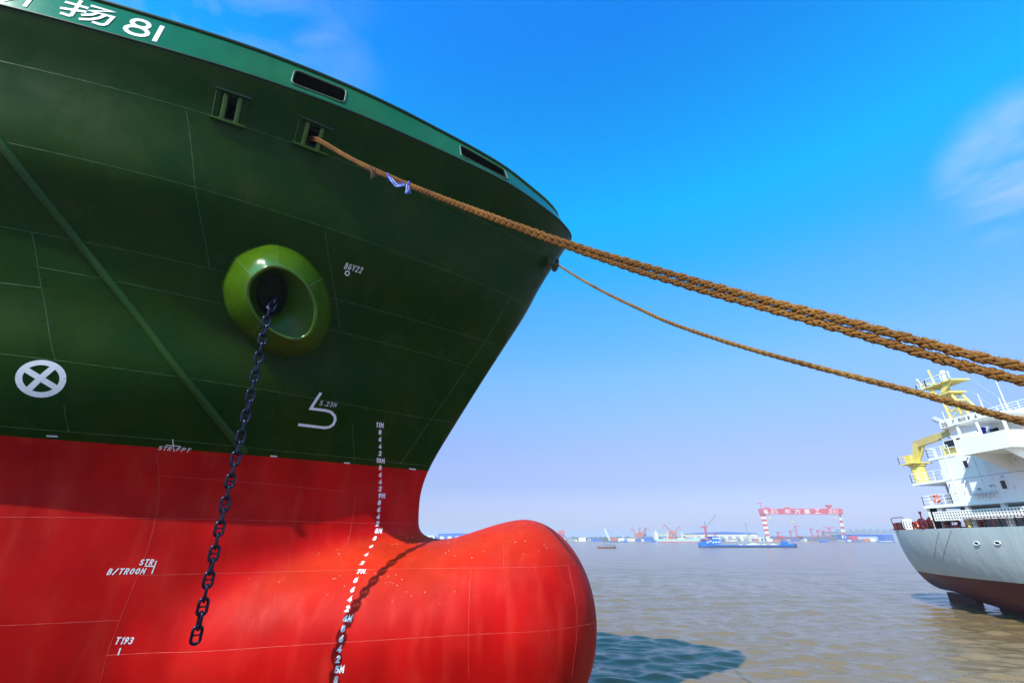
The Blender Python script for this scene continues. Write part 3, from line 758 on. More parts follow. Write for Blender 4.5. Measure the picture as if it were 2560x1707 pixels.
# ---------------- centre chock at the stem
ck = hull_hit(1384, 656); ckn = hull_normal(min(ck.x, 1.5), ck.z)
ckn = Vector((.80, -.55, -.25)).normalized(); u = ckn.cross(Vector((0, 0, 1))).normalized(); v = u.cross(ckn)
ck = at_y(1388, 660, 15.2)
ckl = [ck + u * .16 * math.cos(a) + v * .27 * math.sin(a) for a in [2 * math.pi * k / 28 for k in range(28)]]
mb = MB(); mb.tube(ckl, .055, 8, closed=True); chk = mb.build('centre_chock', M_DARKG, ship)
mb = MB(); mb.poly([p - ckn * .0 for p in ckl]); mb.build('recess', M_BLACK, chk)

# ------------------------------------------------------------------ anchor chain
CHY = 10.22
ctop = at_y(674, 772, CHY); cbot = at_y(487, 1609, CHY)
PITCHL = .232; LD = .058
def link_mesh():
    mb = MB(); a = PITCHL / 2 + LD / 2 - .002; b = .058   # half length of centre line, half width
    pts = []
    hl, hw = (PITCHL + LD * 1.0) / 2 - LD * .0, LD * 1.3
    st = hl - hw
    for k in range(13): t = R(180 * k / 12); pts.append(Vector((hw * math.cos(t), 0, st + hw * math.sin(t))))
    for k in range(13): t = R(180 + 180 * k / 12); pts.append(Vector((hw * math.cos(t), 0, -st + hw * math.sin(t))))
    mb.tube(pts, LD / 2, 12, closed=True)
    o = mb.build('link', M_CHAIN); 
    s = MB(); s.tube([(-hw, 0, 0), (-hw * .4, 0, 0), (hw * .4, 0, 0), (hw, 0, 0)], [LD * .42, LD * .26, LD * .26, LD * .42], 10)
    return o, s.build('stud', M_CHAIN)
chain = empty('anchor_chain', tuple(cbot), 'dark steel studded anchor chain hanging from the green bolster', 'chain')
link0, stud0 = link_mesh()
poses = []; z = cbot.z + PITCHL * .62; k = 0
while z < ctop.z - .02:
    sw = .012 * math.sin(z * 1.3)
    poses.append((Vector((ctop.x + sw, CHY, z)), Matrix.Rotation(R(38 + (90 if k % 2 else 0) + 9 * math.sin(k * 1.7)), 3, 'Z'))); z += PITCHL; k += 1
last = Vector((ctop.x, CHY, z - PITCHL))
for i in range(7):                                       # over the lip and up the hawse pipe
    d = Vector((.0, .35 + .12 * i, 1.0 - .05 * i)).normalized() if i < 2 else Vector((-.55, .72, .42)).normalized()
    last = last + d * PITCHL
    rot = d.to_track_quat('Z', 'Y').to_matrix() @ Matrix.Rotation(R(38 + (90 if k % 2 else 0)), 3, 'Z'); poses.append((last.copy(), rot)); k += 1
for i, (p, rm) in enumerate(poses):
    l = link0 if i == 0 else link0.copy(); s = stud0 if i == 0 else stud0.copy()
    if i: COL.objects.link(l); COL.objects.link(s)
    l.parent = chain; l.location = p - cbot; l.rotation_euler = rm.to_euler(); s.parent = l

# ------------------------------------------------------------------ ropes
def rope_mat(name, c1, c2, c3):
    m = mat(name, c1, .85, bump=.004, bscale=60, spec=.2, col2=c2, nscale=1.1); t = m.node_tree; p = t.nodes['Principled BSDF']
    g = nn(t, 'ShaderNodeNewGeometry'); n = nn(t, 'ShaderNodeTexNoise'); n.inputs['Scale'].default_value = 45; n.inputs['Detail'].default_value = 3; t.links.new(g.outputs['Position'], n.inputs['Vector'])
    x = nn(t, 'ShaderNodeMix', data_type='RGBA'); r = nn(t, 'ShaderNodeMapRange'); r.inputs['From Min'].default_value = .4; r.inputs['From Max'].default_value = .75; r.inputs['To Max'].default_value = .6
    t.links.new(n.outputs['Fac'], r.inputs['Value']); t.links.new(r.outputs[0], x.inputs[0])
    src = p.inputs['Base Color'].links[0].from_socket; t.links.new(src, x.inputs[6]); x.inputs[7].default_value = (*c3, 1); t.links.new(x.outputs[2], p.inputs['Base Color']); return m
M_ROPE = rope_mat('orange_brown_rope', (.30, .13, .03), (.13, .05, .012), (.035, .018, .006))
M_ROPE2 = rope_mat('tan_rope', (.32, .17, .04), (.17, .07, .018), (.04, .02, .007))
def plane_path(pix, S, E):
    """the sagging line lies in the vertical plane through S and E"""
    n = Vector((E.y - S.y, S.x - E.x, 0)).normalized(); return [plane_hit(*p, S, n) for p in pix]
def spline(pts, step):
    P = [pts[0] * 2 - pts[1]] + pts + [pts[-1] * 2 - pts[-2]]; out = []
    for i in range(1, len(P) - 2):
        p0, p1, p2, p3 = P[i-1:i+3]; n = max(2, int((p2 - p1).length / .05))
        for k in range(n):
            t = k / n; out.append(p1 + (p2 - p0) * .5 * t + (p0*2 - p1*5 + p2*4 - p3) * .5*t*t + (p1*3 - p0 - p2*3 + p3) * .5*t**3)
    out.append(pts[-1]); 
    for _ in range(60): out[1:-1] = [(out[i-1] + out[i+1]) * .25 + out[i] * .5 for i in range(1, len(out) - 1)]
    L = [0]; 
    for a, b in zip(out[:-1], out[1:]): L.append(L[-1] + (b - a).length)
    q = np.arange(0, L[-1], step); A = np.array(out); return np.stack([np.interp(q, L, A[:, i]) for i in range(3)], 1)
def braid(name, pts, D, material, label, step=.014, fuzz=.5):
    C = spline(pts, step); N = len(C); T = np.gradient(C, axis=0); T /= np.linalg.norm(T, axis=1)[:, None]
    U = np.cross(T, [0, 0, 1.]); U /= np.linalg.norm(U, axis=1)[:, None]; Wv = np.cross(U, T); s = np.arange(N) * step
    Lp = D * 3.6; V = []; FC = []; m = 6; off = 0; wob = 1 + .05 * np.sin(s * 7.3) + .04 * np.sin(s * 17.1 + 1)
    for sg in (1, -1):
        for k in range(4):
            th = sg * 2 * math.pi * s / Lp + math.pi / 2 * k + (math.pi / 4 if sg < 0 else 0)
            rr = D * (.28 + .095 * np.cos(4 * 2 * math.pi * s / Lp * 1.0 + (0 if sg > 0 else math.pi) + math.pi * k)) * wob
            P = C + U * (rr * np.cos(th))[:, None] + Wv * (rr * np.sin(th))[:, None]
            t = np.gradient(P, axis=0); t /= np.linalg.norm(t, axis=1)[:, None]
            o = P - C; o -= t * np.sum(o * t, 1)[:, None]; o /= np.linalg.norm(o, axis=1)[:, None]; q = np.cross(t, o)
            rt = D * .178 * (1 + .10 * np.sin(s * 31 + k * 2))
            for j in range(m):
                a = 2 * math.pi * j / m
                V.append(P + o * (rt * .85 * math.cos(a))[:, None] + q * (rt * 1.1 * math.sin(a))[:, None])
            blk = np.arange(N - 1)
            for j in range(m):
                l = (j + 1) % m; a0 = off + j * N + blk; b0 = off + l * N + blk
                FC.append(np.stack([a0, b0, b0 + 1, a0 + 1], 1))
            off += m * N
    V = np.concatenate(V); FC = np.concatenate(FC)
    # loose fibres
    nf = int(N * fuzz); rs = np.random.RandomState(N); ii = rs.randint(2, N - 2, nf); fv = []; ff = []
    for c, i in enumerate(ii):
        a = rs.uniform(0, 6.28); d = U[i] * math.cos(a) + Wv[i] * math.sin(a); p0 = C[i] + d * D * .44; ln = rs.uniform(.1, .45) * D
        p1 = p0 + d * ln + T[i] * rs.uniform(-1, 1) * ln; w = T[i] * .0018
        b = len(V) + len(fv); fv += [p0 - w, p0 + w, p1]; ff.append((b, b + 1, b + 2))
    V = np.concatenate([V, np.array(fv)]) if fv else V
    me = bpy.data.meshes.new(name); me.from_pydata(V.tolist(), [], FC.tolist() + ff); me.materials.append(material)
    me.polygons.foreach_set('use_smooth', [True] * len(me.polygons)); me.update()
    o = bpy.data.objects.new(name, me); COL.objects.link(o); tag(o, label, 'rope', 'mooring ropes'); return o, C
fL, fow, fhh = fb_
S = fL(.02, -.02, -.05)
A_px = [(1037,467),(1140,507),(1274,556),(1426,610),(1621,668),(1836,730),(2050,786),(2237,835),(2398,881),(2560,921)]
B_px = [(1037,470),(1140,512),(1274,563),(1426,620),(1621,686),(1761,727),(1836,749),(2050,807),(2210,854),(2398,910),(2560,957)]
def cam_depth(px, py, d):
    a, b, c = ray(px, py); return Vector((a / F * d, b / F * d, CZ + c / F * d))
EA = cam_depth(2560, 921, 2.95); EB = cam_depth(2560, 957, 2.95); EC = cam_depth(2560, 1055, 4.3)
DR = .077
inn = S - hull_normal(S.x, S.z) * .5 + Vector((-.3, 0, .05))
pA = [inn, S + Vector((0, 0, .03))] + plane_path([(873,393),(937,424)] + A_px, S, EA); pB = [inn + Vector((.05, 0, -.12)), S + Vector((.02, .02, -.05))] + plane_path([(873,397),(937,429)] + B_px, S, EB)
BOL = Vector((5.9, .15, 6.98))
def to_bollard(p, off): e = p[-1]; return p + [e.lerp(BOL + off, .5) + Vector((0, 0, -.08)), BOL + off]
ropeA, CA = braid('mooring_rope', to_bollard(pA, Vector((.0, .2, .1))), DR, M_ROPE, 'upper of the two thick orange ropes from the side fairlead', fuzz=2.2)
ropeB, CB = braid('mooring_rope', to_bollard(pB, Vector((.0, .2, -.06))), DR, M_ROPE, 'lower of the two thick orange ropes from the side fairlead', fuzz=.7)
C_px = [(1404,668),(1440,691),(1514,732),(1600,773),(1675,807),(1836,861),(2050,920),(2237,967),(2398,1010),(2560,1055)]
SC_ = ck.copy()
pC = [ck - ckn * .4, SC_] + plane_path(C_px, SC_, EC)
ropeC, CC = braid('mooring_rope', to_bollard(pC, Vector((-.05, .25, -.2))), .080, M_ROPE2, 'thin lower rope led from the chock at the stem', fuzz=.5)

# blue twine and rag ends tied round the thick ropes
M_TWINE = mat('blue_twine', (.05, .10, .55), .7); M_TWINE2 = mat('pale_twine', (.5, .5, .7), .8); M_RAG = mat('brown_twine', (.12, .06, .03), .9)
def near(C, px, py):
    d = [math.dist(proj(C[i]), (px, py)) for i in range(0, len(C), 3)]; return Vector(C[3 * int(np.argmin(d))])
def twine(label, p1, p2, mats, n, drop, ends):
    P1, P2 = near(CB, *p1), near(CB, *p2); t = (P2 - P1).normalized(); mb = MB()
    for k in range(n):
        mi = k % len(mats); a = P1.lerp(P2, random.uniform(0, .25)) + Vector((0, -.05, random.uniform(-.03, .02))); b = P1.lerp(P2, random.uniform(.65, 1)) + Vector((0, -.05, random.uniform(-.05, 0)))
        dr = drop * random.uniform(.35, 1); pts = [a.lerp(b, i / 10) + Vector((0, -.015 * math.sin(i), -dr * math.sin(math.pi * i / 10) ** .8)) for i in range(11)]; mb.tube(pts, .006, 5, m=mi)
    for P in (P1, P2):
        for j in range(3):
            mb.tube([P + t * (j * .02) + (Vector((0, -1, 0)) * math.cos(a) + Vector((0, 0, 1)) * math.sin(a)) * .075 for a in [2 * math.pi * i / 14 for i in range(14)]], .007, 5, m=0, closed=True)
    for k in range(ends):
        q = P2 + Vector((random.uniform(-.05, .06), -.07, -.03)); pts = [q + Vector((random.uniform(-.012, .012), random.uniform(-.01, .01), -i * .045 * random.uniform(.8, 1.2))) for i in range(6)]; mb.tube(pts, .006, 5, m=k % len(mats))
    o = mb.build('twine_lashing', mats); return tag(o, label, 'twine')
twine('blue and white twine looped under the two thick ropes', (972, 440), (1022, 463), [M_TWINE, M_TWINE2, M_TWINE], 9, .20, 7)
twine('short dark brown twine tied round the thick ropes near the fairlead', (926, 424), (938, 428), [M_RAG], 4, .12, 4)

# ------------------------------------------------------------------ quay the ropes are led to (below and behind the viewer)
M_CONC = mat('quay_concrete', (.16, .15, .13), .85, noise=.18, nscale=1.2, bump=.01, bscale=5)
mb = MB(); mb.box((-70, -40, -6), (24, 4.6, 6.15)); mb.box((-70, 4.3, 6.15), (24, 4.6, 6.3)); tag(mb.build('quay', M_CONC), kind='structure')
mb = MB(); pr = [(.26, 0), (.26, .04), (.15, .07), (.14, .5), (.17, .62), (.24, .7), (.24, .78), (.12, .84), (.0, .85)]
mb.loft([[Vector((BOL.x + r * math.cos(a), BOL.y + r * math.sin(a), 6.15 + h * 1.25)) for a in [2 * math.pi * k / 24 for k in range(24)]] for r, h in pr])
tag(mb.build('bollard', mat('black_bollard', (.03, .03, .03), .5)), 'black iron bollard on the quay holding the three ropes', 'bollard')

# ------------------------------------------------------------------ river
def water_mat():
    m = bpy.data.materials.new('muddy_river'); m.use_nodes = True; t = m.node_tree; p = t.nodes['Principled BSDF']; L = t.links.new
    p.inputs['IOR'].default_value = 1.33; p.inputs['Roughness'].default_value = .17
    g = nn(t, 'ShaderNodeNewGeometry')
    def noise(sc, st, d, w=0.0):
        ma = nn(t, 'ShaderNodeMapping'); ma.inputs['Scale'].default_value = st; ma.inputs['Rotation'].default_value = (0, 0, R(-12)); L(g.outputs['Position'], ma.inputs[0])
        n = nn(t, 'ShaderNodeTexNoise'); n.inputs['Scale'].default_value = sc; n.inputs['Detail'].default_value = d; n.inputs['Distortion'].default_value = w; L(ma.outputs[0], n.inputs['Vector']); return n.outputs['Fac']
    x = nn(t, 'ShaderNodeMix', data_type='RGBA'); L(noise(.02, (1, 2.5, 1), 4), x.inputs[0])
    x.inputs[6].default_value = (.185, .115, .048, 1); x.inputs[7].default_value = (.24, .158, .075, 1); L(x.outputs[2], p.inputs['Base Color'])
    b = nn(t, 'ShaderNodeBump'); b.inputs['Distance'].default_value = .05; b.inputs['Strength'].default_value = 1; L(noise(1.1, (1, 1.6, 1), 5, .6), b.inputs['Height'])
    b2 = nn(t, 'ShaderNodeBump'); b2.inputs['Distance'].default_value = .25; b2.inputs['Strength'].default_value = 1; L(noise(.16, (1, 2.4, 1), 4, .4), b2.inputs['Height']); L(b.outputs[0], b2.inputs['Normal'])
    L(b2.outputs[0], p.inputs['Normal']); return m
def water():
    rs = [6.0]
    while rs[-1] < 420: rs.append(rs[-1] * 1.0068)
    while rs[-1] < 9000: rs.append(rs[-1] * 1.12)
    rs = np.array(rs); th = np.radians(np.concatenate([np.arange(-178, -52, 3.), np.arange(-52, 58, .14), np.arange(58, 183, 3.)]))
    Rr, T = np.meshgrid(rs, th, indexing='ij'); X = Rr * np.sin(T); Y = Rr * np.cos(T); Zw = np.zeros_like(X)
    rg = np.random.RandomState(3)
    for i in range(38):
        lam = 0.5 * (1.075 ** i); amp = lam * .0165 / (1 + (lam / 2.2) ** 2) * rg.uniform(.5, 1.2); a = R(-96) + rg.normal(0, .38); ph = rg.uniform(0, 6.28); k = 2 * math.pi / lam
        fade = np.clip((lam / (Rr * .0068 * 2.2) - 1) , 0, 1)
        q = np.sin(k * (X * math.cos(a) + Y * math.sin(a)) + ph + .8 * np.sin(X * .05 * (1 + i % 3) + Y * .031 + i)); Zw += amp * fade * (q + .35 * np.abs(q) )
    n, m = X.shape; V = np.stack([X.ravel(), Y.ravel(), (Zw + WATER).ravel()], 1)
    i, j = np.meshgrid(np.arange(n - 1), np.arange(m), indexing='ij'); j2 = (j + 1) % m
    Fq = np.stack([i*m+j, (i+1)*m+j, (i+1)*m+j2, i*m+j2], -1).reshape(-1, 4)
    Fq = Fq[:, ::-1]
    me = bpy.data.meshes.new('river'); me.from_pydata(V.tolist(), [], Fq.tolist()); me.materials.append(water_mat())
    me.polygons.foreach_set('use_smooth', [True] * len(me.polygons)); me.update()
    if me.polygons[len(me.polygons)//2].normal.z < 0: me.flip_normals()
    o = bpy.data.objects.new('river', me); COL.objects.link(o); tag(o, kind='structure')
    mb = MB(); mb.poly([(-9000, -9000, -8), (9000, -9000, -8), (9000, 9000, -8), (-9000, 9000, -8)]); tag(mb.build('river_bed', mat('mud', (.1, .08, .05), .9)), kind='structure')
water()

# ------------------------------------------------------------------ second ship, stern towards the far bank, side to us
M_GREY = mat('grey_topside_paint', (.40, .46, .48), .35, noise=.08, nscale=.6, bump=.02, bscale=.9)
M_BOOT = mat('dark_red_antifouling', (.07, .002, .003), .6, noise=.3, nscale=1.5)
M_SHW = mat('white_ship_paint', (.88, .87, .83), .4, noise=.03, nscale=1)
M_YEL = mat('pale_yellow_paint', (.78, .62, .16), .45, noise=.08)
M_WIN = mat('dark_ship_window', (.01, .012, .018), .12)
M_MAROON = mat('maroon_deck_paint', (.13, .012, .012), .5, noise=.2)
M_BUOY = mat('orange_lifebuoy', (.85, .10, .02), .5)
M_STEEL = mat('bright_duct', (.62, .62, .64), .3, metal=.4)
M_BLUE = mat('blue_tarpaulin', (.01, .02, .45), .6)
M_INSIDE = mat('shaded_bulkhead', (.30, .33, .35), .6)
s2 = empty('bulk_carrier', (41.7, 36, 2.3), 'white and grey cargo ship with yellow mast and crane, stern showing at the right', 'ship')
C2 = 41.7; DZ2 = 8.55
def zb(y):                                       # underside of the counter on the centre line
    return float(np.interp(y, [-60, 26, 30, 34, 38, 42, 45, 46.5, 48, 50.4, 50.9, 51.4, 51.8], [-3, -3, -1.5, .2, 1.4, 2.2, 2.6, 3.0, 3.2, 3.3, 3.9, 5.0, 6.4]))
def bd(y): 
    return 8.0 * (1 - max(0, min(1, (y - 33) / 18.82)) ** 2.25) ** .5 if y > 33 else 8.0
def b2(y, z):
    b0 = zb(y); t = max(0, min(1, (z - b0) / (DZ2 - b0))); p = 2.1 if y > 36 else 2.1 + (36 - y) * .03
    return bd(y) * (1 - (1 - t) ** p) ** (1 / p)
def side2(y, z, off=0): return Vector((C2 - b2(y, z) - off, y, z))
ys = list(np.linspace(-45, 30, 12)) + list(np.linspace(31, 47.7, 40)) + [51.8 - 4 * (1 - math.sin(t)) ** 1.6 for t in np.linspace(.02, math.pi / 2, 22)]
ts = [0] + [math.sin(t) ** 1.7 for t in np.linspace(.06, math.pi / 2, 34)]
mb = MB(); rows = []
for y in ys:
    r = []
    for t in ts:
        z = zb(y) + (DZ2 - zb(y)) * t; r.append(Vector((C2 - b2(y, z), y, z)))
    rows.append(r + [Vector((2 * C2 - p.x, p.y, p.z)) for p in reversed(r[:-1] if False else r)])
mb.loft(rows, closed=False)
m2 = bpy.data.materials.new('carrier_hull_paint'); m2.use_nodes = True; t_ = m2.node_tree; p_ = t_.nodes['Principled BSDF']
g_ = nn(t_, 'ShaderNodeNewGeometry'); s_ = nn(t_, 'ShaderNodeSeparateXYZ'); t_.links.new(g_.outputs['Position'], s_.inputs[0])
lt = nn(t_, 'ShaderNodeMath', operation='LESS_THAN'); t_.links.new(s_.outputs[2], lt.inputs[0]); lt.inputs[1].default_value = 4.65
n_ = nn(t_, 'ShaderNodeTexNoise'); n_.inputs['Scale'].default_value = 1.3; n_.inputs['Detail'].default_value = 6
mm_ = nn(t_, 'ShaderNodeMapping'); mm_.inputs['Scale'].default_value = (1, 1, .3); t_.links.new(g_.outputs['Position'], mm_.inputs[0]); t_.links.new(mm_.outputs[0], n_.inputs['Vector'])
xa = nn(t_, 'ShaderNodeMix', data_type='RGBA'); t_.links.new(n_.outputs['Fac'], xa.inputs[0]); xa.inputs[6].default_value = (.34, .40, .41, 1); xa.inputs[7].default_value = (.50, .55, .55, 1)
xb = nn(t_, 'ShaderNodeMix', data_type='RGBA'); t_.links.new(lt.outputs[0], xb.inputs[0]); t_.links.new(xa.outputs[2], xb.inputs[6]); xb.inputs[7].default_value = (.085, .001, .0015, 1)
t_.links.new(xb.outputs[2], p_.inputs['Base Color']); p_.inputs['Roughness'].default_value = .42; p_.inputs['Specular IOR Level'].default_value = .22
bp_ = nn(t_, 'ShaderNodeBump'); bp_.inputs['Distance'].default_value = .06; t_.links.new(n_.outputs['Fac'], bp_.inputs['Height']); t_.links.new(bp_.outputs[0], p_.inputs['Normal'])
mb.build('hull', m2, s2)
mb = MB(); mb.add([(C2 - bd(y), y, DZ2 - .02) for y in ys] + [(C2 + bd(y), y, DZ2 - .02) for y in reversed(ys)], [tuple(range(2 * len(ys)))]); mb.build('main_deck', M_MAROON, s2)
mb = MB(); mb.prism([(C2 - .22, 48.65, -1), (C2 - .22, 50.3, -1), (C2 - .22, 50.35, 3.1), (C2 - .22, 48.65, 3.1)], (.44, 0, 0)); rud = mb.build('rudder', M_BOOT, s2)
mb = MB(); mb.box((C2 - .25, 48.6, 3.10), (C2 + .25, 50.4, 3.16)); mb.build('rudder_edge', mat('pale_edge_paint', (.5, .55, .55), .6), rud)
mb = MB(); mb.prism([(C2 - .3, 47.4, 3.3), (C2 - .3, 48.6, 3.3), (C2 - .3, 48.6, -1), (C2 - .3, 47.4, -1)], (.6, 0, 0)); mb.build('rudder_horn', M_BOOT, s2)
mb = MB(); mb.loft([[(C2 - w, y, a), (C2 + w, y, a), (C2 + w * .6, y, b), (C2 - w * .6, y, b)] for y, w, a, b in ((45.4, .25, 2.9, -1), (44, .5, 2.7, -1), (41, .9, 2.5, -1), (37, 1.6, 2.0, -1), (32, 2.6, 1.2, -1))], smooth=False); mb.add([(C2 - .25, 45.4, 2.9), (C2 + .25, 45.4, 2.9), (C2 + .15, 45.4, -1), (C2 - .15, 45.4, -1)], [(0, 1, 2, 3)]); mb.build('skeg', M_BOOT, s2)
for px, py in ((2438, 1358), (2490, 1357)):
    c = min((side2(y, 7.77 - 0, 0) for y in np.arange(33, 46, .05)), key=lambda P: abs(proj(P)[0] - px)); zc = min(np.arange(7, 8.4, .02), key=lambda z: abs(proj((c.x, c.y, z))[1] - py))
    mb = MB(); mb.tube([(c.x - .03 + 0 * a, c.y + .22 * math.cos(a), zc + .11 * math.sin(a)) for a in [2 * math.pi * k / 20 for k in range(20)]], .03, 6, closed=True)
    mb.poly([(c.x - .03, c.y + .22 * math.cos(a), zc + .11 * math.sin(a)) for a in [2 * math.pi * k / 20 for k in range(20)]], 1); mb.build('scupper', [M_SHW, M_BLACK], s2)
for txt, px, py in (('10', 2396, 1403), ('9', 2403, 1413)):
    best = min(((math.dist(proj(side2(y, z)), (px, py)), y, z) for y in np.arange(36, 46, .1) for z in np.arange(5, 7.5, .05)))
    _, y0, z0 = best; mb = MB(); ln, tw = text_lines(txt, .22, 1.0)
    strokes(mb, ln, .05, lambda u, v, off: side2(y0 - u, z0 + v, .03 + off)); mb.build('draft_mark', M_WHITE, s2, fix=False)
# hull side ropes / stains are thin marks; two mooring wires run down the quarter
for a, b in (((2346, 1326), (2330, 1396)), ((2378, 1322), (2353, 1396))):
    P = [min(((math.dist(proj(side2(y, z, .06)), (a[0] + (b[0]-a[0])*t, a[1] + (b[1]-a[1])*t)), y, z) for y in np.arange(38, 50, .1) for z in np.arange(5, 8.6, .08)))[1:] for t in (0, .33, .66, 1)]
    mb = MB(); mb.tube([side2(y, z, .05) for y, z in P], .018, 5); mb.build('hanging_wire', M_STEEL, s2)

XS2 = 34.2
def yz(px, py, x=XS2): p = at_x(px, py, x); return p.y, p.z
def block(name, m, x0, x1, y0, y1, z0, z1, par=s2):
    mb = MB(); mb.box((x0, y0, z0), (x1, y1, z1)); return mb.build(name, m, par)
def railing(par, x0, pts, h=.8, m=M_SHW, rails=3, name='railing', r=.018, posts=True):
    """pts: list of (x, y, z) corners"""
    mb = MB(); pts = [Vector(p) for p in pts]
    for k in range(rails):
        mb.tube([p + Vector((0, 0, h * (k + 1) / rails)) for p in pts], r * (1.3 if k == rails - 1 else .8), 5, smooth=False)
    for a, b in zip(pts[:-1], pts[1:]):
        n = max(1, round((b - a).length / .75))
        for i in range(n + 1): p = a.lerp(b, i / n); mb.bar(p, p + Vector((0, 0, h)), r * 2)
    return mb.build(name, m, par)
D1, D2, D3, D4 = 10.2, 12.0, 13.75, 15.9
IX = C2 + 6.5
# lower tier, set back under deck 1
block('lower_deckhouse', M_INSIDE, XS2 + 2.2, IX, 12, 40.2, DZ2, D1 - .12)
block('deck_post', M_SHW, XS2 + .1, XS2 + .4, 40.0, 40.7, DZ2, D1 - .12)
mb = MB(); mb.prism([(XS2 + .1, 40.8, DZ2), (XS2 + .1, 40.0, DZ2), (XS2 + .1, 39.5, D1 - .1), (XS2 + .1, 41.0, D1 - .1)], (.35, 0, 0)); mb.build('bracket', M_SHW, s2)
for y in (37.2, 34.4, 31.8): block('deck_post', M_SHW, XS2 + .1, XS2 + .35, y, y + .28, DZ2, D1 - .12)
block('deck_slab', M_SHW, XS2 - .05, IX, 12, 41.0, D1 - .12, D1 + .10)
block('deckhouse', M_SHW, XS2, IX - 1, 14, 38.2, D1 + .10, D2 - .03)
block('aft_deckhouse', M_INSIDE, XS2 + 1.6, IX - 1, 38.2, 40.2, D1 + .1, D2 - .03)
block('deck_slab', M_SHW, XS2 - .02, IX, 38.2, 41.5, D2 - .06, D2 + .12)
block('deckhouse', M_SHW, XS2 + .0, IX - 1, 14, 38.2, D2 - .03, D3 - .02)
block('deck_slab', M_SHW, XS2 - .03, IX, 36.6, 39.1, D3 - .08, D3 + .10)
block('deckhouse', M_SHW, XS2 + .5, IX - 1.5, 14, 36.9, D3 - .02, D4 - .1)
block('wheelhouse_roof', M_SHW, XS2 + .2, IX - 1.2, 14, 37.2, D4 - .1, D4 + .02)
mb = MB()
for y0, z0, w, h, x in []: pass
def window(px, py, w, h, x=XS2, par=s2, m=M_WIN, r=.08):
    y, z = yz(px, py, x); pts = []
    for cy, cz, a0 in ((w/2 - r, h/2 - r, 0), (-w/2 + r, h/2 - r, 90), (-w/2 + r, -h/2 + r, 180), (w/2 - r, -h/2 + r, 270)):
        pts += [(y + cy + r * math.cos(R(a0 + k * 30)), z + cz + r * math.sin(R(a0 + k * 30))) for k in range(4)]
    mb = MB(); mb.tube([(x - .03, a, b) for a, b in pts], .03, 6, closed=True); f = mb.build('window', M_SHW, par)
    mb = MB(); mb.poly([(x - .025, a, b) for a, b in pts]); mb.build('pane', m, f)
for a in ((2415, 1160, .42, .55), (2506, 1147, .42, .58), (2510, 1211, .42, .6)): window(*a)
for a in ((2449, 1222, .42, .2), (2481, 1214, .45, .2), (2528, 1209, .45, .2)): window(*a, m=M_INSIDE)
window(2374, 1109, .95, .55, XS2 + .5); window(2402, 1103, .7, .6, XS2 + .5); window(2446, 1091, .3, .2, XS2 + .5); window(2460, 1089, .4, .2, XS2 + .5)
window(2488, 1078, .75, .5, XS2 + .5); window(2550, 1080, .6, .35, XS2 + .5)
# bridge wing reaching out over the side, with its stiffening bracket below
WX = 31.6
block('bridge_wing', M_SHW, WX, XS2 + .6, 29.8, 33.3, 13.15, 14.25)
mb = MB(); mb.prism([(WX + .1, 30.4, 13.15), (XS2, 30.4, 13.15), (XS2, 30.4, 11.7)], (0, .12, 0)); mb.build('wing_bracket', M_SHW, s2); mb = MB(); mb.prism([(WX + .1, 32.6, 13.15), (XS2, 32.6, 13.15), (XS2, 32.6, 11.9)], (0, .12, 0)); mb.build('wing_bracket', M_SHW, s2)
block('wing_roof', M_SHW, WX + .3, XS2 + .6, 29.8, 33.6, 15.35, 15.45)
for y in (30.0, 31.8, 33.3): block('wing_post', M_SHW, WX + .4, WX + .52, y, y + .12, 14.25, 15.35)
railing(s2, 0, [(XS2 + .3, 36.9, D4), (XS2 + .3, 28, D4)], .55, name='railing')
block('name_board', M_SHW, XS2 + .1, XS2 + .16, 33.6, 37.1, D4 - .02, D4 + .46)
nb = s2.children[-1]; mb = MB(); txt = 'OG .C BULK 4'; ln, tw = text_lines(txt, .30, .85)
y0 = 36.9; strokes(mb, ln, .055, lambda u, v, off: Vector((XS2 + .095 - off, y0 - u * 3.1 / tw, D4 + .07 + v)), base=.004); mb.build('name_lettering', M_BLACK, nb, fix=False)
mb = MB(); mb.tube([(XS2 - .1, 33.7, 15.1 + .05 * k) for k in range(3)] , [.25, .3, .2], 10); mb.tube([(XS2 - .1, 33.75, 15.1), (XS2 - .1, 33.55, 14.75)], [.28, .08], 8); mb.build('tarpaulin', M_BLUE, s2)
# railings on the decks
railing(s2, 0, [(XS2, 38.2, D1 + .1), (XS2, 40.95, D1 + .1), (C2, 40.95, D1 + .1)], .75)
railing(s2, 0, [(XS2, 28, D1 + .1), (XS2, 38.2, D1 + .1)], .75)
railing(s2, 0, [(XS2, 38.3, D2 + .12), (XS2, 41.45, D2 + .12), (C2, 41.45, D2 + .12)], .75)
railing(s2, 0, [(XS2, 37.0, D3 + .1), (XS2, 39.05, D3 + .1), (C2, 39.05, D3 + .1)], .75)
railing(s2, 0, [(C2 - bd(y), y, DZ2) for y in np.linspace(30, 51.6, 20)], .62, M_MAROON, 3)
block('yellow_locker', M_YEL, XS2 + .7, XS2 + 2.2, 36.9, 38.3, D3 + .1, D3 + .95)
block('vent_locker', M_INSIDE, XS2 + .2, XS2 + .5, 38.25, 38.9, D1 + .1, D1 + .9)
# stowed accommodation ladder, a long white lattice on the ship's side
la = empty('accommodation_ladder', (XS2 - .3, 34, 9.3)); la.parent = s2; la.matrix_parent_inverse = parent_inv(s2)
mb = MB()
for z in (9.10, 9.30, 9.50, 9.70): mb.box((XS2 - .35, 16, z), (XS2 - .27, 40.0, z + .075))
for i in range(100): y = 16.1 + i * .2405; mb.box((XS2 - .345, y, 9.12), (XS2 - .275, y + .085, 9.76))
mb.build('ladder_frame', M_SHW, la)
mb = MB(); mb.box((XS2 - .22, 16, 9.12), (XS2 - .2, 40, 9.75)); mb.build('ladder_tread', M_INSIDE, la)
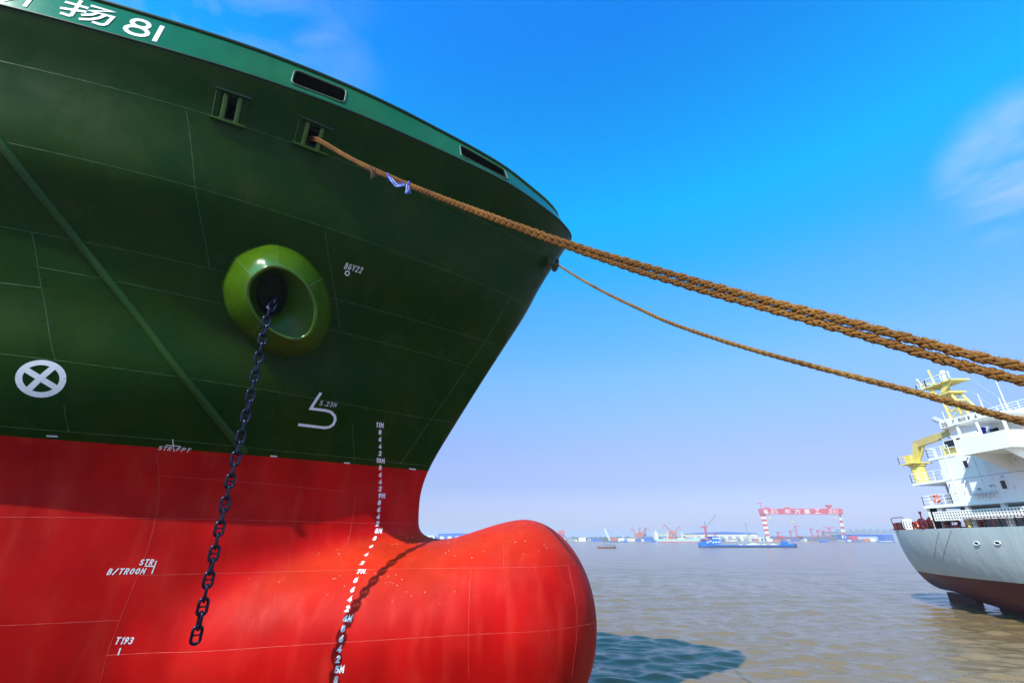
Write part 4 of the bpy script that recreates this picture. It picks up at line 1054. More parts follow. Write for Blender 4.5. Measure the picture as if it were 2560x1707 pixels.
# lifebuoys
def ringbuoy(name, c, rad, par, ax='x'):
    mb = MB(); n = 24
    for k in range(n):
        pass
    pts = [Vector(c) + (Vector((0, math.cos(a), math.sin(a))) if ax == 'x' else Vector((math.cos(a), 0, math.sin(a)))) * rad for a in [2 * math.pi * k / n for k in range(n)]]
    mb.tube(pts, rad * .27, 8, closed=True)
    for i, f in enumerate(mb.f): mb.m[i] = 1 if (i // 8) % 6 == 0 else 0
    return mb.build(name, [M_BUOY, M_SHW], par)
y, z = yz(2341, 1246, XS2 - .08); ringbuoy('lifebuoy', (XS2 - .08, y, z), .26, s2)
y, z = yz(2284, 1313, XS2 + 1.0); ringbuoy('lifebuoy', (XS2 + .9, y - .3, z), .28, s2)
y, z = yz(2444, 1105, XS2); ringbuoy('lifebuoy', (XS2 - .05, y, z), .24, s2)
# pipework and valves on the side deck
for y in (37.5, 35.2): 
    mb = MB(); mb.tube([(XS2 - .05, y, D1 + .1), (XS2 - .05, y, D3)], .03, 6); mb.build('down_pipe', M_SHW, s2)
for y, z in ((36.8, D1 + .12), (33.0, D1 + .12), (32.2, D2 + .1)):
    mb = MB(); mb.box((XS2 - .03, y, z), (XS2 + .02, y + .5, z + 1.25)); d = mb.build('door', M_SHW, s2); mb = MB(); mb.box((XS2 - .07, y + .05, z + .6), (XS2 - .03, y + .1, z + .75)); mb.build('handle', M_STEEL, d)
mb = MB()
for dy in (0, .3): mb.bar((XS2 - .12, 34.2 + dy, D1 + .1), (XS2 - .12, 34.2 + dy, D2 + 1.0), .03)
for k in range(11): mb.bar((XS2 - .12, 34.2, D1 + .3 + k * .25), (XS2 - .12, 34.5, D1 + .3 + k * .25), .025)
mb.build('wall_ladder', M_SHW, s2)
for y, z in ((37.9, D2 - .25), (36.4, D2 - .2), (33.6, D2 - .2), (35.6, D3 - .3)):
    mb = MB(); mb.tube([(XS2 - .02, y, z), (XS2 - .16, y, z), (XS2 - .2, y, z - .1)], .05, 6); mb.build('deck_light', M_STEEL, s2)
mb = MB(); mb.box((XS2 - .012, 28, D2 - .03), (XS2, 38.2, D2 + .0)); mb.build('wall_seam', M_INSIDE, s2)
mb = MB()
for i in range(5): mb.tube([(XS2 - .12, 35.9 - i * .3, D1 + .3), (XS2 - .12, 35.9 - i * .3, D1 + .75)], .05, 6)
mb.tube([(XS2 - .12, 36.2, D1 + .62), (XS2 - .12, 34.3, D1 + .62)], .06, 6); mb.build('pipe_manifold', M_STEEL, s2)
mb = MB()
for i in range(4): mb.box((XS2 - .3, 30.9 - i * .28, D1 + .15), (XS2 - .1, 31.05 - i * .28, D1 + 1.0))
mb.build('hose_rack', M_MAROON, s2)
# yellow provision crane: pedestal, slewing ring, jib, strut, cab platform
cr = empty('deck_crane', (36, 41, D2)); cr.parent = s2; cr.matrix_parent_inverse = parent_inv(s2)
py_, pz_ = yz(2306, 1203, 35.0); CYc = py_
mb = MB(); mb.tube([(35.0, CYc, D2 + .1), (35.0, CYc, D2 + 1.55)], .52, 20); mb.tube([(35.0, CYc, D2 + 1.55), (35.0, CYc, D2 + 1.72)], .62, 20); mb.build('pedestal', M_YEL, cr)
z1 = D2 + 1.72
mb = MB(); mb.box((34.2, CYc - .7, z1), (35.8, CYc + .85, z1 + .1)); mb.box((34.7, CYc + .1, z1 + .1), (35.3, CYc + .7, z1 + .8)); mb.build('cab_platform', M_YEL, cr)
railing(cr, 0, [(34.2, CYc - .6, z1 + .1), (34.2, CYc + .85, z1 + .1), (35.8, CYc + .85, z1 + .1)], .6, M_YEL, 2)
jA = at_x(2287, 1112, 34.9); jB = at_x(2345, 1092, 34.9); jC = at_x(2384, 1074, 34.9)
mb = MB(); mb.bar((35, CYc, z1), jA + Vector((0, -.2, 0)), .36, .5); mb.build('king_post', M_YEL, cr)
mb = MB(); mb.bar(jA, jB, .30, .55); mb.bar(jB, jC, .26, .42); mb.build('jib', mat('khaki_yellow', (.55, .43, .16), .5), cr)
mb = MB(); mb.tube([(35, CYc - .3, z1 + .1), jA.lerp(jB, .45)], .10, 10); mb.build('jib_ram', M_YEL, cr)
hk = jC + Vector((0, -.2, 0)); mb = MB(); mb.tube([hk, hk + Vector((0, 0, -1.2))], .02, 6); mb.tube([hk + Vector((0, 0, -1.2)), hk + Vector((0, 0, -1.7))], [.12, .05], 8); mb.build('hook_block', M_YEL, cr)
# silver exhaust elbow
e = [at_x(px, py, 38.) for px, py in ((2336, 1047), (2348, 1052), (2358, 1058), (2364, 1068), (2368, 1085))]
mb = MB(); mb.tube(e, .24, 14); mb.build('exhaust_elbow', M_STEEL, s2)
# signal mast
MX = 39.0
def mp(px, py, dx=0): return at_x(px, py, MX + dx)
ma2 = empty('signal_mast', tuple(mp(2410, 1050))); ma2.parent = s2; ma2.matrix_parent_inverse = parent_inv(s2)
base = mp(2395, 1056); BZ = D4
my = base.y; topz = mp(2385, 984).z; 
mb = MB(); mb.box((MX - .8, my - .2, BZ), (MX + .2, my + .75, BZ + 1.6)); mb.build('mast_house', M_SHW, ma2)
legs = [(-.7, -.35), (.7, -.35), (-.7, -2.6), (.7, -2.6)]; tops = [(-.45, .25), (.45, .25), (-.45, -.75), (.45, -.75)]
mb = MB()
L3 = lambda k, t: Vector((MX + legs[k][0] + (tops[k][0] - legs[k][0]) * t, my + legs[k][1] + (tops[k][1] - legs[k][1]) * t, BZ + (topz - BZ) * t))
for k in range(4): mb.tube([L3(k, 0), L3(k, 1)], .11, 8)
mb.build('mast_leg', M_YEL, ma2)
mb = MB()
for i, t in enumerate((.0, .22, .42, .62, .82)):
    for a, b in ((0, 2), (1, 3), (0, 1), (2, 3)):
        mb.bar(L3(a, t), L3(b, t), .09)
    t2 = min(1, t + .2)
    for a, b in ((0, 2), (1, 3)): mb.bar(L3(a, t), L3(b, t2), .07)
mb.build('mast_brace', M_YEL, ma2)
mb = MB(); mb.box((MX - .8, my - 1.1, topz), (MX + .7, my + .8, topz + .14)); mb.build('lower_platform', M_YEL, ma2)
tz = mp(2380, 958).z
mb = MB(); mb.prism([(MX - .8, my - .5, topz + .1), (MX - .8, my - .2, topz + .1), (MX - .8, my - .7, tz), (MX - .8, my - 1.6, tz)], (.12, 0, 0)); mb.build('mast_cheek', M_YEL, ma2); mb = MB(); mb.prism([(MX - .8, my + .2, topz + .1), (MX - .8, my + .6, topz + .1), (MX - .8, my + .9, tz), (MX - .8, my + .5, tz)], (.12, 0, 0))
mb.build('mast_cheek', M_YEL, ma2); mb = MB(); mb.bar((MX, my - .1, topz), (MX, my - .1, tz), .35); mb.build('mast_post', M_YEL, ma2)
mb = MB(); mb.box((MX - 1.0, my - 1.8, tz), (MX + .7, my + 1.3, tz + .12)); mb.build('upper_platform', M_YEL, ma2)
railing(ma2, 0, [(MX - 1.1, my - 1.9, tz + .12), (MX - 1.1, my + .6, tz + .12), (MX - .6, my + 2.2, tz + .12), (MX + .8, my + 1.6, tz + .12)], .62, M_SHW, 2, r=.03)
mb = MB(); mb.bar((MX - .5, my + .3, tz), (MX - .5, my + .5, tz + 1.7), .12); mb.bar((MX - .5, my + 1.3, tz), (MX - .5, my + 1.9, tz + 1.1), .10); mb.bar((MX - .5, my + .4, tz + .6), (MX - .5, my + 1.7, tz + .55), .08); mb.build('yard', M_YEL, ma2)
mb = MB(); mb.tube([(MX - .5, my - .8, tz + .1), (MX - .5, my - .8, tz + .9)], [.18, .12], 10); mb.tube([(MX - .5, my - .8, tz + .9), (MX - .5, my - .8, tz + 1.15)], .2, 10); mb.build('radar_post', M_SHW, ma2)
mb = MB(); mb.tube([(MX - .5, my + 1.9, tz + 1.1), (MX - .5, my + 1.95, tz + 1.25)], .09, 8); mb.build('mast_light', M_SHW, ma2)
# whip aerials and stays
for a, b in (((2524, 1034), (2484, 945)), ((2513, 1034), (2496, 995)), ((2459, 1022), (2444, 984)), ((2548, 1040), (2540, 1020)), ((2533, 1038), (2524, 1022)), ((2369, 1066), (2357, 1027))):
    P, Q = at_x(*a, 38.), at_x(*b, 38.); Q.x = P.x; Q.y = P.y
    mb = MB(); mb.tube([P - Vector((0, 0, 1)), Q], [.06, .02], 6); mb.build('aerial', M_SHW, s2)
mb = MB()
for a, b in (((2434, 952), (2545, 1026)), ((2424, 975), (2500, 1030))): mb.tube([at_x(*a, 38.5), at_x(*b, 37.)], .02, 5)
mb.build('stay_wire', M_STEEL, s2)
# mooring gear on the after deck
def gear(px, py, w, h, kind, x=XS2 + 1.3):
    y, z = yz(px, py, x); z = DZ2; mb = MB()
    if kind == 'winch':
        mb.tube([(x, y - w/2, z + h*.55), (x, y + w/2, z + h*.55)], h*.34, 14)
        for s in (-1, 1): mb.tube([(x, y + s*w/2 - .05, z + h*.55), (x, y + s*w/2 + .05, z + h*.55)], h*.5, 16)
        mb.box((x - .4, y - w*.6, z), (x + .4, y + w*.6, z + h*.25)); return mb.build('mooring_winch', M_MAROON, s2)
    if kind == 'bitts':
        for s in (-1, 1):
            mb.tube([(x, y + s*w*.3, z), (x, y + s*w*.3, z + h)], w*.17, 12); mb.tube([(x, y + s*w*.3, z + h), (x, y + s*w*.3, z + h + .06)], w*.22, 12)
        mb.box((x - .25, y - w*.55, z), (x + .25, y + w*.55, z + .12)); return mb.build('mooring_bitts', M_MAROON, s2)
    if kind == 'chock':
        mb.tube([(x - .6, y + w*.5*math.cos(a), z + h*.55 + h*.38*math.sin(a)) for a in [2*math.pi*k/24 for k in range(24)]], .11, 8, closed=True); mb.box((x - .7, y - w*.55, z), (x - .5, y + w*.55, z + .14)); return mb.build('panama_chock', M_MAROON, s2)
for a in ((2246, 1315, .9, .55, 'bitts', 36.4), (2262, 1313, .5, .75, 'bitts', 36.2), (2302, 1310, .9, .6, 'winch', 36.0), (2318, 1310, 1.0, .85, 'winch', 35.6), (2330, 1312, .55, .5, 'chock', 35.2), (2346, 1308, 1.1, .95, 'winch', 35.8), (2356, 1306, .7, .8, 'winch', 35.4), (2398, 1303, 1.25, .62, 'chock', 34.9), (2434, 1302, .9, .5, 'winch', 35.2), (2420, 1304, .6, .5, 'bitts', 35.4)): gear(*a[:5], x=a[5])
y, z = yz(2272, 1315, 36.4)
mb = MB(); mb.loft([[(36.4 + r * math.cos(a), y + r * math.sin(a), DZ2 + h) for a in [2 * math.pi * k / 20 for k in range(20)]] for r, h in ((.42, 0), (.45, .55), (.40, .78), (.25, .92), (.02, .96))]); mb.build('vent_dome', M_SHW, s2)
y, z = yz(2246, 1300, 37); mb = MB(); mb.tube([(37, y + .8, DZ2), (37, y + .9, DZ2 + 1.05), (37, y + .7, DZ2 + 1.12), (37, y - .5, DZ2 + 1.12), (37, y - .7, DZ2 + 1.0), (37, y - .8, DZ2)], .035, 6); mb.build('awning_frame', M_MAROON, s2)
y, z = yz(2302, 1290, 36.5); mb = MB(); mb.bar((36.5, y, DZ2 + .3), (36.5, y, DZ2 + 1.35), .08); mb.bar((36.5, y - .3, DZ2 + .3), (36.5, y, DZ2 + 1.0), .06); mb.bar((36.5, y + .3, DZ2 + .3), (36.5, y, DZ2 + 1.0), .06); mb.tube([(36.5, y, DZ2 + 1.3), (36.5, y, DZ2 + 1.5)], .1, 8); mb.build('stern_light_post', M_MAROON, s2)
mb = MB(); y, z = yz(2412, 1300, 34.3); mb.tube([(34.4, y + .5, DZ2 + .75), (34.3, y, DZ2 + .7), (34.25, y - .25, DZ2 + .4), (34.2, y - .4, DZ2 + .02)], .13, 8); mb.build('yellow_hose', M_YEL, s2)
mb = MB()
for i in range(6):
    y = 33.9 - i * .9; mb.bar((XS2 + .5, y, DZ2), (XS2 + .5, y, DZ2 + .85), .06); mb.bar((XS2 + .5, y, DZ2 + .8), (XS2 + .5, y - .9, DZ2 + (.1 if i % 2 else .8)), .05)
mb.bar((XS2 + .5, 34, DZ2 + .85), (XS2 + .5, 28, DZ2 + .85), .06); mb.build('deck_truss', M_MAROON, s2)
s2.scale = (1.128,) * 3; s2.location = (47.04, 40.6, WATER)        # drawn at a draughtsman's scale above; this is its real size afloat

# ------------------------------------------------------------------ far bank, shipyard, river traffic
M_BANK = mat('far_bank_earth', (.30, .24, .18), .9, noise=.3, nscale=.02)
mb = MB(); mb.box((-2600, 1090, -4), (2600, 5200, WATER + 1.6)); tag(mb.build('far_bank', M_BANK), kind='structure')
BZ0 = WATER + 1.6
M_CRRED = mat('crane_red', (.62, .045, .04), .5); M_CRWHT = mat('crane_white', (.80, .80, .78), .5); M_SHBLUE = mat('shed_blue', (.02, .13, .55), .5)
M_CREAM = mat('shed_cream', (.72, .66, .48), .6); M_FARGREY = mat('works_grey', (.28, .32, .36), .7); M_FARDK = mat('ship_section_blue_grey', (.10, .13, .22), .7); M_TREE = mat('far_foliage', (.05, .08, .04), .9, noise=.3, nscale=.05)
M_ORG = mat('crane_orange', (.6, .14, .05), .6)
def far(px, py, D): return at_y(px, py, D)
def ground_x(px, D): return at_y(px, 1350, D).x
def hgt(px, py, D): return at_y(px, py, D).z
# the goliath crane
GD = 1150
g = empty('gantry_crane', (ground_x(2000, GD), GD, BZ0), 'giant red and white striped gantry crane with big lettering', 'crane')
x0, x1 = far(1899, 1279, GD).x, far(2104, 1277, GD).x; zt, zb_ = far(2000, 1271, GD).z, far(2000, 1285, GD).z
mb = MB(); mb.box((x0, GD - 4, zb_), (x1, GD + 4, zt)); beam = mb.build('girder', M_CRRED, g)
def board(txt, px0, px1, h_, size=None):
    """white lettering from the built-in font, laid on the girder face"""
    cu = bpy.data.curves.new('t', 'FONT'); cu.body = txt; cu.size = 1; cu.offset = .012; cu.extrude = .0
    o = bpy.data.objects.new('t', cu); COL.objects.link(o); dg = bpy.context.evaluated_depsgraph_get(); dg.update(); me = bpy.data.meshes.new_from_object(o.evaluated_get(dg)); bpy.data.objects.remove(o)
    vs = [v.co.copy() for v in me.vertices]; fs = [tuple(p.vertices) for p in me.polygons]
    a, b = min(v.x for v in vs), max(v.x for v in vs); c, d = min(v.y for v in vs), max(v.y for v in vs)
    X0, X1 = far(px0, 1278, GD).x, far(px1, 1278, GD).x; Z0 = (zt + zb_) / 2 - h_ / 2
    mb = MB(); mb.add([(X0 + (v.x - a) / (b - a) * (X1 - X0), GD - 4.15, Z0 + (v.y - c) / (d - c) * h_) for v in vs], fs); return mb.build('lettering', M_CRWHT, beam, fix=False)
GH = (zt - zb_)
def latin(txt, px0, px1):
    mb = MB(); ln, tw = text_lines(txt, GH * .74, .82); X0, X1 = far(px0, 1278, GD).x, far(px1, 1278, GD).x; k = (X1 - X0) / tw
    strokes(mb, [[(u * k, v) for u, v in l] for l in ln], 1.15, lambda u, v, off: Vector((X0 + u, GD - 4.1 - off, zb_ + GH * .13 + v)), step=5, base=.05); mb.build('lettering', M_CRWHT, beam, fix=False)
latin('JES', 1923, 1943); latin('JEHI', 2067, 2093)
for ch, c in (('东', 1967), ('方', 1991), ('重', 2015), ('工', 2041)): board(ch, c - 7.5, c + 7.5, GH * .8)
mb = MB()
for k, (a, w) in enumerate(((1908, 2.2), (1911.5, 1.8), (1915, 1.6))):
    X = far(a, 1278, GD).x; mb.prism([(X, GD - 4.15, zb_ + GH * .15), (X + w, GD - 4.15, zb_ + GH * .15), (X + w, GD - 4.15, zb_ + GH * .85), (X, GD - 4.15, zb_ + GH * .85)], (0, -.1, 0))
mb.prism([(far(1908, 1278, GD).x, GD - 4.3, zb_ + GH * .1), (far(1918, 1278, GD).x, GD - 4.3, zb_ + GH * .12), (far(1919, 1278, GD).x, GD - 4.3, zb_ + GH * .38)], (0, -.1, 0)); mb.build('emblem', M_CRWHT, beam)
def striped(name, a, b, w0, w1, n, par, dy=6):
    mb = MB(); a, b = Vector(a), Vector(b)
    for i in range(n):
        t0, t1 = i / n, (i + 1) / n; p, q = a.lerp(b, t0), a.lerp(b, t1); u0, u1 = w0 + (w1 - w0) * t0, w0 + (w1 - w0) * t1
        mb.loft([[(p.x - u0/2, p.y - dy/2, p.z), (p.x + u0/2, p.y - dy/2, p.z), (p.x + u0/2, p.y + dy/2, p.z), (p.x - u0/2, p.y + dy/2, p.z)], [(q.x - u1/2, q.y - dy/2, q.z), (q.x + u1/2, q.y - dy/2, q.z), (q.x + u1/2, q.y + dy/2, q.z), (q.x - u1/2, q.y + dy/2, q.z)]], m=i % 2, smooth=False)
    return mb.build(name, [M_CRRED, M_CRWHT], par)
striped('main_leg', (far(1907, 1285, GD).x, GD, zb_), (far(1920, 1347, GD).x, GD, BZ0), 12, 6.5, 11, g, 3)
striped('shear_leg', (far(2099, 1285, GD).x, GD, zb_), (far(2107, 1347, GD).x, GD, BZ0), 2.6, 2.6, 9, g, 2); striped('shear_leg', (far(2100, 1285, GD).x, GD, zb_), (far(2116, 1347, GD).x, GD, BZ0), 2.6, 2.6, 9, g, 2)
for c, w, h in ((1918, 9, 2.6), (1970, 10, 3.2)):
    X = far(c, 1278, GD).x; mb = MB(); mb.box((X - w/2, GD - 3, zt), (X + w/2, GD + 3, zt + h)); mb.build('trolley', M_CRRED, g)
X = far(2075, 1278, GD).x; mb = MB(); mb.box((X - 3, GD - 2, zt), (X + 3, GD + 2, zt + 4)); mb.box((X - 6, GD - 3, zt + 4), (X + 6, GD + 3, zt + 8)); mb.build('trolley', M_CRRED, g)
X = far(1905, 1278, GD).x; mb = MB(); mb.bar((X, GD, zt), (X, GD, zt + 12), .9); mb.bar((X - 7, GD, zt + 12), (X + 3, GD, zt + 12), 1.1); mb.build('maintenance_jib', M_CRRED, g)
for c, zz in ((1974, 1302), (2083, 1291), (1921, 1292)):
    X = far(c, 1278, GD).x; Z = hgt(c, zz, GD); mb = MB(); mb.bar((X, GD, Z), (X - 1, GD, zb_), .5, .5); mb.box((X - 2.4, GD - 1, Z - 3), (X + 2.4, GD + 1, Z), 1); mb.build('hook_block', [M_FARGREY, M_YEL], g)

def lattice(mb, a, b, w, n, m=0, t=.5):
    a, b = Vector(a), Vector(b); d = (b - a).normalized(); u = Vector((1, 0, 0)) if abs(d.x) < .8 else Vector((0, 0, 1)); u = (u - d * u.dot(d)).normalized() * w / 2; v = Vector((0, w / 2, 0))
    cs = (u + v, u - v, -u - v, -u + v)
    for c in cs: mb.bar(a + c, b + c, t, m=m)
    for i in range(n):
        p, q = a.lerp(b, i / n), a.lerp(b, (i + 1) / n); s = 1 if i % 2 else -1
        mb.bar(p + u * s - v, q - u * s - v, t * .7, m=m); mb.bar(p + u * s + v, q - u * s + v, t * .7, m=m)
def tower_crane(label, px, top, jib_l, jib_r, D=1130, m=M_CRRED, w=2.2, jz=None, foot=1347):
    X = ground_x(px, D); Z = hgt(px, top, D); r = empty('tower_crane', (X, D, BZ0), label, 'crane', 'cranes along the far bank')
    mb = MB(); lattice(mb, (X, D, BZ0), (X, D, Z), w, max(4, int((Z - BZ0) / 5)), t=.38); mb.build('mast', m, r)
    mb = MB(); lattice(mb, (far(jib_l, top, D).x, D, Z), (far(jib_r, top if jz is None else jz, D).x, D, Z if jz is None else hgt(jib_r, jz, D)), 1.2, 8, t=.32); mb.build('jib', m, r)
    mb = MB(); mb.box((X - 1.6, D - 1.5, Z - 3), (X + 1.6, D + 1.5, Z)); mb.build('cab', m, r); return r
for a in (('tall thin red tower crane under the left part of the gantry', 1995, 1314, 1989, 2000), ('red tower crane left of the tall one under the gantry', 1980, 1327, 1969, 1986), ('small red tower crane with its jib pointing left under the gantry', 2033, 1321, 2024, 2036),
          ('red tower crane with short jib just right of the gantry middle', 2049, 1325, 2040, 2052), ('red tower crane third from the right leg of the gantry', 2063, 1326, 2056, 2067), ('tallest red tower crane beside the right leg of the gantry', 2080, 1318, 2057, 2086),
          ('faint small tower crane near the left leg of the gantry', 1948, 1330, 1942, 1954), ('grey mast like crane behind the cream shed', 1871, 1306, 1869, 1874, 1130, M_FARGREY), ('small tower crane behind the blue roof', 1790, 1330, 1786, 1794)): tower_crane(*a)
# luffing dock crane behind the barge
D = 1105; X = ground_x(1767, D); r = empty('luffing_crane', (X, D, BZ0), 'red tower crane with a raised grey jib above the blue barge', 'crane')
mb = MB(); lattice(mb, (X, D, BZ0), (far(1763, 1318, D).x, D, hgt(1763, 1318, D)), 3, 9, t=.9); mb.build('tower', M_CRRED, r)
mb = MB(); xx = far(1763, 1317, D).x; zz = hgt(1763, 1318, D); mb.box((xx - 9, D - 2, zz), (xx + 2, D + 2, zz + 3)); mb.build('machine_house', M_CRRED, r)
mb = MB(); lattice(mb, (xx, D, zz), (far(1762, 1302, D).x, D, hgt(1762, 1302, D)), 1.6, 5, t=.8); lattice(mb, (xx + 1, D, zz), (far(1790, 1285, D).x, D, hgt(1790, 1285, D)), 1.8, 12, t=.7); mb.tube([(far(1762, 1302, D).x, D, hgt(1762, 1302, D)), (far(1790, 1285, D).x, D, hgt(1790, 1285, D))], .15, 4); mb.build('jib', M_FARGREY, r)
# slewing portal cranes (red clusters)
def portal(label, px, D, s, ang, m=M_ORG):
    X = ground_x(px, D); r = empty('portal_crane', (X, D, BZ0), label, 'crane', 'cranes along the far bank'); mb = MB()
    for sx in (-1, 1):
        for sy in (-1, 1): mb.bar((X + sx * 5 * s, D + sy * 4, BZ0), (X + sx * 2.5 * s, D + sy * 2, BZ0 + 14 * s), 1.3)
    mb.box((X - 3.5 * s, D - 3, BZ0 + 13 * s), (X + 3.5 * s, D + 3, BZ0 + 15 * s)); mb.build('portal_legs', m, r)
    mb = MB(); mb.box((X - 3 * s, D - 2.5, BZ0 + 15 * s), (X + 3 * s, D + 2.5, BZ0 + 20 * s)); mb.build('machine_house', m, r)
    dx, dz = math.sin(R(ang)), math.cos(R(ang)); mb = MB(); lattice(mb, (X, D, BZ0 + 18 * s), (X + dx * 22 * s, D, BZ0 + (18 + 16 * dz) * s), 1.6, 8, t=.45); mb.bar((X + dx * 22 * s, D, BZ0 + (18 + 16 * dz) * s), (X + dx * 30 * s, D, BZ0 + (14 + 12 * dz) * s), 1.0); mb.build('jib', m, r)
portal('orange portal crane at the left end of the crane cluster', 1591, 1120, .8, -25); portal('orange portal crane with jib upright in the cluster', 1599, 1140, .9, 10); portal('orange portal crane with jib to the right in the cluster', 1606, 1125, .95, 40)
portal('dark blue footed crane at the right end of the cluster', 1614, 1115, .8, 5, M_FARDK); portal('orange portal crane behind the moored freighter', 1681, 1130, 1.1, -35); portal('orange crane right of the freighter masts', 1688, 1150, 1.0, 35)
def block_far(name, label, cat, px0, px1, py0, D, dep, m, roof=None, roofm=None, py1=None, grp=None, bays=0, baym=None):
    X0, X1 = ground_x(px0, D), ground_x(px1, D); Zt = hgt(px0, py0, D); Zb = BZ0 if py1 is None else hgt(px0, py1, D)
    mb = MB(); mb.box((X0, D, Zb), (X1, D + dep, Zt)); o = mb.build(name, m); tag(o, label, cat, grp); 
    if roof:
        mb = MB(); h = roof; mb.prism([(X0 - 1, D - 1, Zt + .02), (X1 + 1, D - 1, Zt + .02), (X1 + 1, D - 1, Zt + h * .4), ((X0 + X1) / 2, D - 1, Zt + h), (X0 - 1, D - 1, Zt + h * .4)], (0, dep + 2, 0)); mb.build('roof', roofm or m, o)
    for i in range(bays):
        a = X0 + (X1 - X0) * (i + .25) / bays; b = X0 + (X1 - X0) * (i + .75) / bays; mb = MB(); mb.box((a, D - .35, Zb + (Zt - Zb) * .15), (b, D - .05, Zb + (Zt - Zb) * .7)); mb.build('door', baym or M_FARGREY, o)
    return o
block_far('shed', 'long cream shed with a bright blue roof left of the gantry', 'shed', 1738, 1894, 1334.5, 1150, 60, M_CREAM, 5, M_SHBLUE, bays=8)
block_far('shed', 'low cream annex with a blue door at the end of the cream shed', 'shed', 1876, 1912, 1342, 1120, 30, M_CREAM, bays=3, baym=M_SHBLUE)
block_far('shed', 'blue shed with white ribs right of the gantry leg', 'shed', 2131, 2196, 1336, 1130, 50, M_SHBLUE, 1.5, M_SHBLUE, bays=16, baym=M_CRWHT)
block_far('shed', 'small blue shed at the right end next to the grey ship', 'shed', 2212, 2236, 1335, 1130, 40, M_SHBLUE, bays=4, baym=M_FARDK)
w = block_far('factory', 'long grey works building behind the ribbed blue shed', 'building', 2104, 2300, 1329, 1300, 80, M_FARGREY, 2, M_FARGREY)
for i in range(9): X = ground_x(2110 + i * 17, 1300); mb = MB(); mb.box((X, 1310, hgt(2110, 1329, 1300) + 2), (X + 8, 1325, hgt(2110, 1322, 1300))); mb.build('roof_vent', M_FARGREY, w)
for i, (a, b, t, m, l) in enumerate(((1935, 1952, 1341, M_FARDK, 'dark hull section standing left under the gantry'), (1951, 1963, 1339, M_CRRED, 'pinkish red hull section under the gantry'), (1963, 1998, 1341, M_FARDK, 'broad dark hull section in the middle under the gantry'),
        (2012, 2040, 1341, M_FARDK, 'long dark hull section right of the thin tower crane'), (2038, 2060, 1342, M_FARDK, 'reddish topped hull section below the small cranes'), (2060, 2097, 1340, M_FARDK, 'dark hull section beside the right gantry leg'), (2096, 2131, 1337, M_FARDK, 'large dark hull section behind the right gantry leg'))):
    o = block_far('hull_section', l, 'ship section', a, b, t, 1135 + 7 * i, 25, m, grp='ship sections being built')
    if m is M_FARDK:
        X0, X1 = ground_x(a, 1135), ground_x(b, 1135); mb = MB(); Zt = hgt(a, t, 1135 + 7 * i)
        mb.box((X0 + 2, 1137 + 7 * i, Zt), (X0 + (X1 - X0) * .45, 1150 + 7 * i, Zt + 2.2)); mb.build('deck_house', M_ORG if i % 2 else M_FARGREY, o)
o = block_far('storage_tank', 'round red block in front of the ribbed blue shed', 'tank', 2132, 2146, 1339, 1110, 12, M_CRRED)
# moored freighter on the far side
D = 1092; X0, X1 = ground_x(1632, D), ground_x(1741, D); r = empty('moored_freighter', ((X0 + X1) / 2, D, WATER), 'pale green freighter with cream deckhouse and derricks moored on the far bank', 'ship')
mb = MB(); mb.prism([(X0 - 2, D - 20, WATER + 6), (X0 + 3, D - 20, WATER - 1), (X1 - 3, D - 20, WATER - 1), (X1 + 3, D - 20, WATER + 9), (X1 - 14, D - 20, WATER + 6.5)], (0, 16, 0)); mb.build('hull', mat('sea_green', (.45, .62, .58), .5), r)
mb = MB(); mb.box((X0, D - 20.1, WATER - 1), (X1 - 2, D - 19.9, WATER + 1.6)); mb.build('boot_stripe', M_CRRED, r)
mb = MB(); a = ground_x(1633, D); b = ground_x(1641, D); mb.box((a, D - 18, WATER + 6), (b, D - 6, WATER + 18)); mb.box((a + 2, D - 16, WATER + 18), (b - 2, D - 8, WATER + 23)); mb.build('deckhouse', M_CREAM, r)
for px, tp in ((1665, 1329), (1701, 1329)): X = ground_x(px, D); mb = MB(); mb.bar((X, D - 12, WATER + 6), (X, D - 12, hgt(px, tp, D)), 2.2); mb.bar((X, D - 12, hgt(px, 1337, D)), (X + (-24 if px < 1680 else 26), D - 12, hgt(px, 1336, D)), 1.4); mb.build('derrick', M_YEL, r)
# floating sheerlegs crane
D = 1085; X = ground_x(1524, D); r = empty('floating_crane', (X, D, WATER), 'white floating crane with a leaning jib and cables', 'crane')
mb = MB(); mb.box((X - 14, D - 8, WATER - 1), (X + 22, D + 2, WATER + 3)); mb.build('pontoon', M_FARDK, r)
mb = MB(); lattice(mb, (X, D - 3, WATER + 3), (far(1511, 1321, D).x, D - 3, hgt(1511, 1321, D)), 2.5, 9, t=.8); mb.build('jib', M_CRWHT, r)
mb = MB(); mb.tube([(far(1511, 1321, D).x, D - 3, hgt(1511, 1321, D)), (X + 30, D - 3, WATER + 8)], .3, 4); mb.build('cable', M_FARGREY, r)
mb = MB(); mb.box((X + 18, D - 7, WATER + 3), (X + 30, D, WATER + 8)); mb.build('cab', M_CRWHT, r)
tw = block_far('tower_block', 'orange scaffolded tower seen just right of the bulb', 'building', 1398, 1412, 1325, 1160, 15, M_ORG, bays=3, baym=M_SHBLUE)
